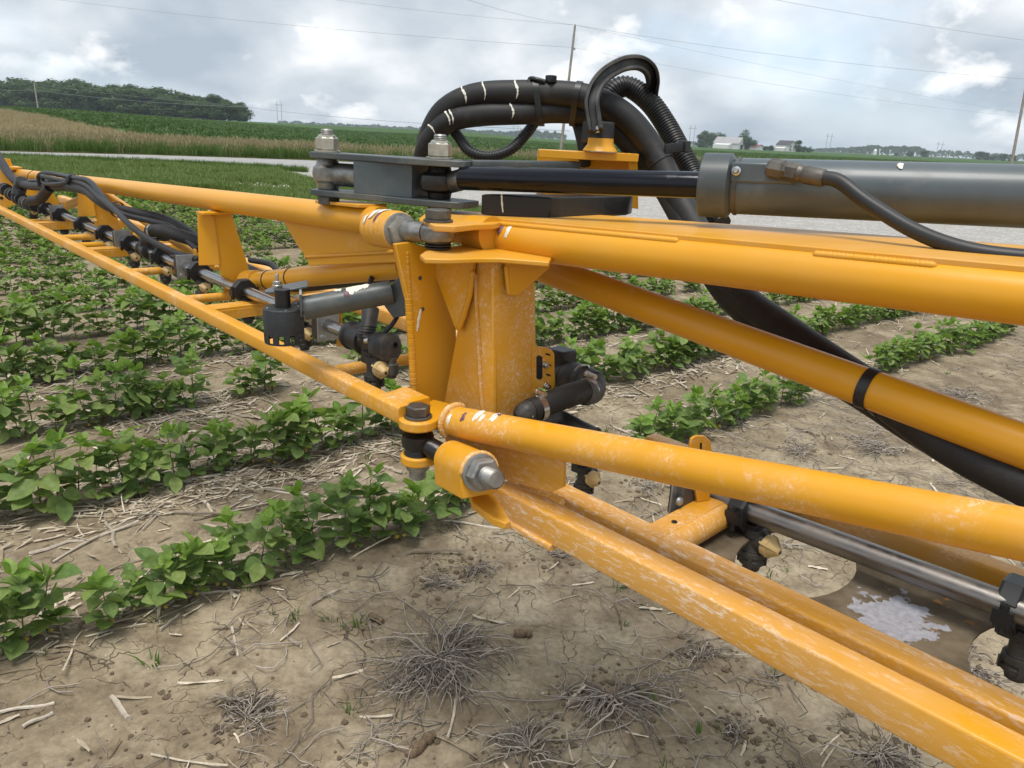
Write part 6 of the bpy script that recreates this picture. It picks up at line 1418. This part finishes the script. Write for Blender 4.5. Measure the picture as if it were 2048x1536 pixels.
TUFTS = [(880, 1315, .23, 280, 'large round grey dead grass tuft in the lower center', 1), (1225, 1385, .21, 140, 'wide grey dead tuft right of the large one', 2), (490, 1425, .14, 80, 'small tan dead tuft at lower left', 3), (880, 1165, .10, 45, 'sparse dead tuft above the large one', 4), (950, 1130, .09, 45, 'sparse dead tuft below the boom lug', 5), (1060, 1500, .12, 90, 'matted dead tuft at the bottom edge', 6), (1400, 1310, .10, 40, 'thin dead stems beneath the twin rails', 7), (1290, 975, .08, 40, 'pale dead stems between lower tube and rails', 8), (1560, 1260, .14, 80, 'dead roots seen through the first plate opening', 9), (1940, 1330, .11, 120, 'dense brown tuft seen through the right plate opening', 10), (1760, 900, .16, 60, 'flat dead stems on bare soil at right', 11), (1900, 850, .18, 70, 'flat dead stems near the right edge', 12), (1600, 900, .13, 45, 'flat dead stems behind the lower tube', 13), (1930, 790, .2, 60, 'flat dead stems behind the strap', 14), (1720, 880, .12, 30, 'wispy dead stems right of the slotted tab', 15), (1120, 1110, .06, 25, 'wisp of dead stems beside the front rail', 16), (1760, 1500, .13, 80, 'dead stems in the lower right corner', 17), (1480, 1460, .09, 40, 'thin dead stems at lower right center', 18)]
for px, py, R, n, lab, sd in TUFTS: dead_tuft(px, py, R, n, lab, sd)
# long runners
for i, (pts, lab) in enumerate((([(790, 1190), (850, 1235), (930, 1330), (1000, 1390), (1090, 1400), (1180, 1385)], 'long dead runner linking the two big tufts'), ([(1230, 1340), (1300, 1325), (1370, 1290), (1450, 1270)], 'long dead runner going right from the wide tuft'), ([(1080, 1480), (1180, 1470), (1260, 1440), (1300, 1380)], 'long dead runner near the bottom edge'))):
    P = []
    for q in spline([on_z(*p, .01) for p in pts], 6): q[2] = float(gz(np.array([q[0]]), np.array([q[1]]))[0]) + .004 + .004 * random.random(); P.append(q)
    o = MB().tube(P, .0016, 5).build('dead_runner', MT['dead_grass'], None, loc=P[0], smooth=180); tag(o, lab, 'dead stem')
# wiry dead stems lying about on the bare ground
def wiry(seed):
    rs = random.Random(seed); b = MB()
    for _ in range(rs.choice((1, 2, 2, 3))):
        th = rs.uniform(0, 6.3); q = np.array([rs.uniform(-.02, .02), rs.uniform(-.02, .02), .003]); P = []
        for i in range(6): P.append(q + UP * rs.uniform(0, .010)); th += rs.gauss(0, .45); q = q + np.array([math.cos(th), math.sin(th), 0]) * rs.uniform(.012, .028)
        b.tube(P, rs.uniform(.0009, .0016), 3, caps=False)
    return b.mesh('stem', MT['dead_grass'], smooth=180, fix=False)
WR = [wiry(s) for s in range(10)]
x, y = field_pts(9000, None, 1.1, 7.5); off = (RPER[0] * x + RPER[1] * y - ROW0) / ROWS; ok, pxv, pyv, _ = visible(x, y)
cl_ = sstep(fbm(x * 3.0, y * 3.0, 3, 91), .34, .56); dn = np.where((pxv > 1250) & (pyv < 1050), .80, .10) * cl_ * sstep(-off, -.25, .1); dn = np.maximum(dn, .03); k = ok & (rng.uniform(0, 1, len(x)) < dn); x, y = x[k], y[k]
make_scatter('dead_stem_litter', np.stack([x, y, gz(x, y) + .001], 1), rng.uniform(.6, 1.5, len(x)), rng.uniform(0, 6.3, len(x)), rng.integers(0, 10, len(x)), WR, 'wiry dead stems lying on the bare ground')
# clods and crumbs of soil
def clod(seed):
    bm = bmesh.new(); bmesh.ops.create_icosphere(bm, subdivisions=2, radius=1); rs = random.Random(seed); off = rs.uniform(0, 50)
    for v in bm.verts:
        n_ = float(fbm(np.array([v.co.x * 1.7 + off]), np.array([v.co.y * 1.7 + v.co.z * 2.3 + off]), 3, seed)[0]); v.co *= .25 + 1.6 * n_; v.co.z *= .6
    me = bpy.data.meshes.new('clod'); bm.to_mesh(me); bm.free(); me.materials.append(MT['clod']); return me
CL = [clod(s) for s in range(5)]
x, y = field_pts(5200, None, 1.0, 6); patchy = sstep(fbm(x * 1.7, y * 1.7, 3, 9), .42, .62); k = rng.uniform(0, 1, len(x)) < .03 + .45 * patchy; x, y = x[k], y[k]
tx = np.array([on_z(t[0], t[1], 0)[:2] for t in TUFTS]); ex = np.repeat(tx, 70, 0) + rng.normal(0, .05, (len(tx) * 70, 2)); x = np.r_[x, ex[:, 0]]; y = np.r_[y, ex[:, 1]]
sz = np.minimum(.0018 + rng.exponential(.0024, len(x)), .010)
make_scatter('soil_crumbs', np.stack([x, y, gz(x, y) + sz * .2], 1), sz, rng.uniform(0, 6.3, len(x)), rng.integers(0, 5, len(x)), CL, 'crumbs and clods of soil on the surface')
pb2 = [with_mat(pebble(s + 9), simple('pale_field_stone', (.42, .37, .29), .8)) for s in range(3)]
x, y = field_pts(120, None, 1.0, 4); make_scatter('small_stones', np.stack([x, y, gz(x, y) + .001], 1), rng.uniform(.002, .006, len(x)), rng.uniform(0, 6, len(x)), rng.integers(0, 3, len(x)), pb2, 'small pale stones on the bare soil')
# tiny weeds
wd = [with_mat(blade_tuft(9, .035, .02, .0022, 300 + s, lean=1.0), MT['grass_green']) for s in range(3)]
x, y = field_pts(420, None, 1.1, 6); k = fbm(x * 2.5, y * 2.5, 2, 70) > .5; x, y = x[k], y[k]
make_scatter('tiny_weeds', np.stack([x, y, gz(x, y)], 1), rng.uniform(.5, 1.3, len(x)), rng.uniform(0, 6, len(x)), rng.integers(0, 3, len(x)), wd, 'tiny green weed sprouts on the soil')

# ------------------------------------------------------------------ moist summer air
bpy.context.view_layer.update()
topz = max((o.matrix_world @ Vector(c)).z for o in bpy.data.objects if o.type == 'MESH' and o.name in COL.all_objects for c in o.bound_box)
lowz = min(float(Z.min()), 0.0)
hz_b = MB().box((0, 1300, (topz + 1 + lowz - 1) / 2), (3600, 0, 0), (0, 2300, 0), (0, 0, (topz + 1 - lowz + 1) / 2)).build('haze', None, None, smooth=0)
hm = bpy.data.materials.new('haze_air'); hm.use_nodes = True; hm.node_tree.nodes.remove(hm.node_tree.nodes['Principled BSDF'])
hv_ = hm.node_tree.nodes.new('ShaderNodeVolumePrincipled'); hv_.inputs['Density'].default_value = .00028; hv_.inputs['Color'].default_value = (.78, .87, .96, 1)
hm.node_tree.links.new(hv_.outputs[0], hm.node_tree.nodes['Material Output'].inputs['Volume']); hz_b.data.materials.append(hm)
tag(hz_b, 'thin summer haze over the fields', kind='stuff')
# ------------------------------------------------------------------ tidy the working properties
for o in bpy.data.objects:
    for k in ('_o', '_path'):
        if k in o: del o[k]
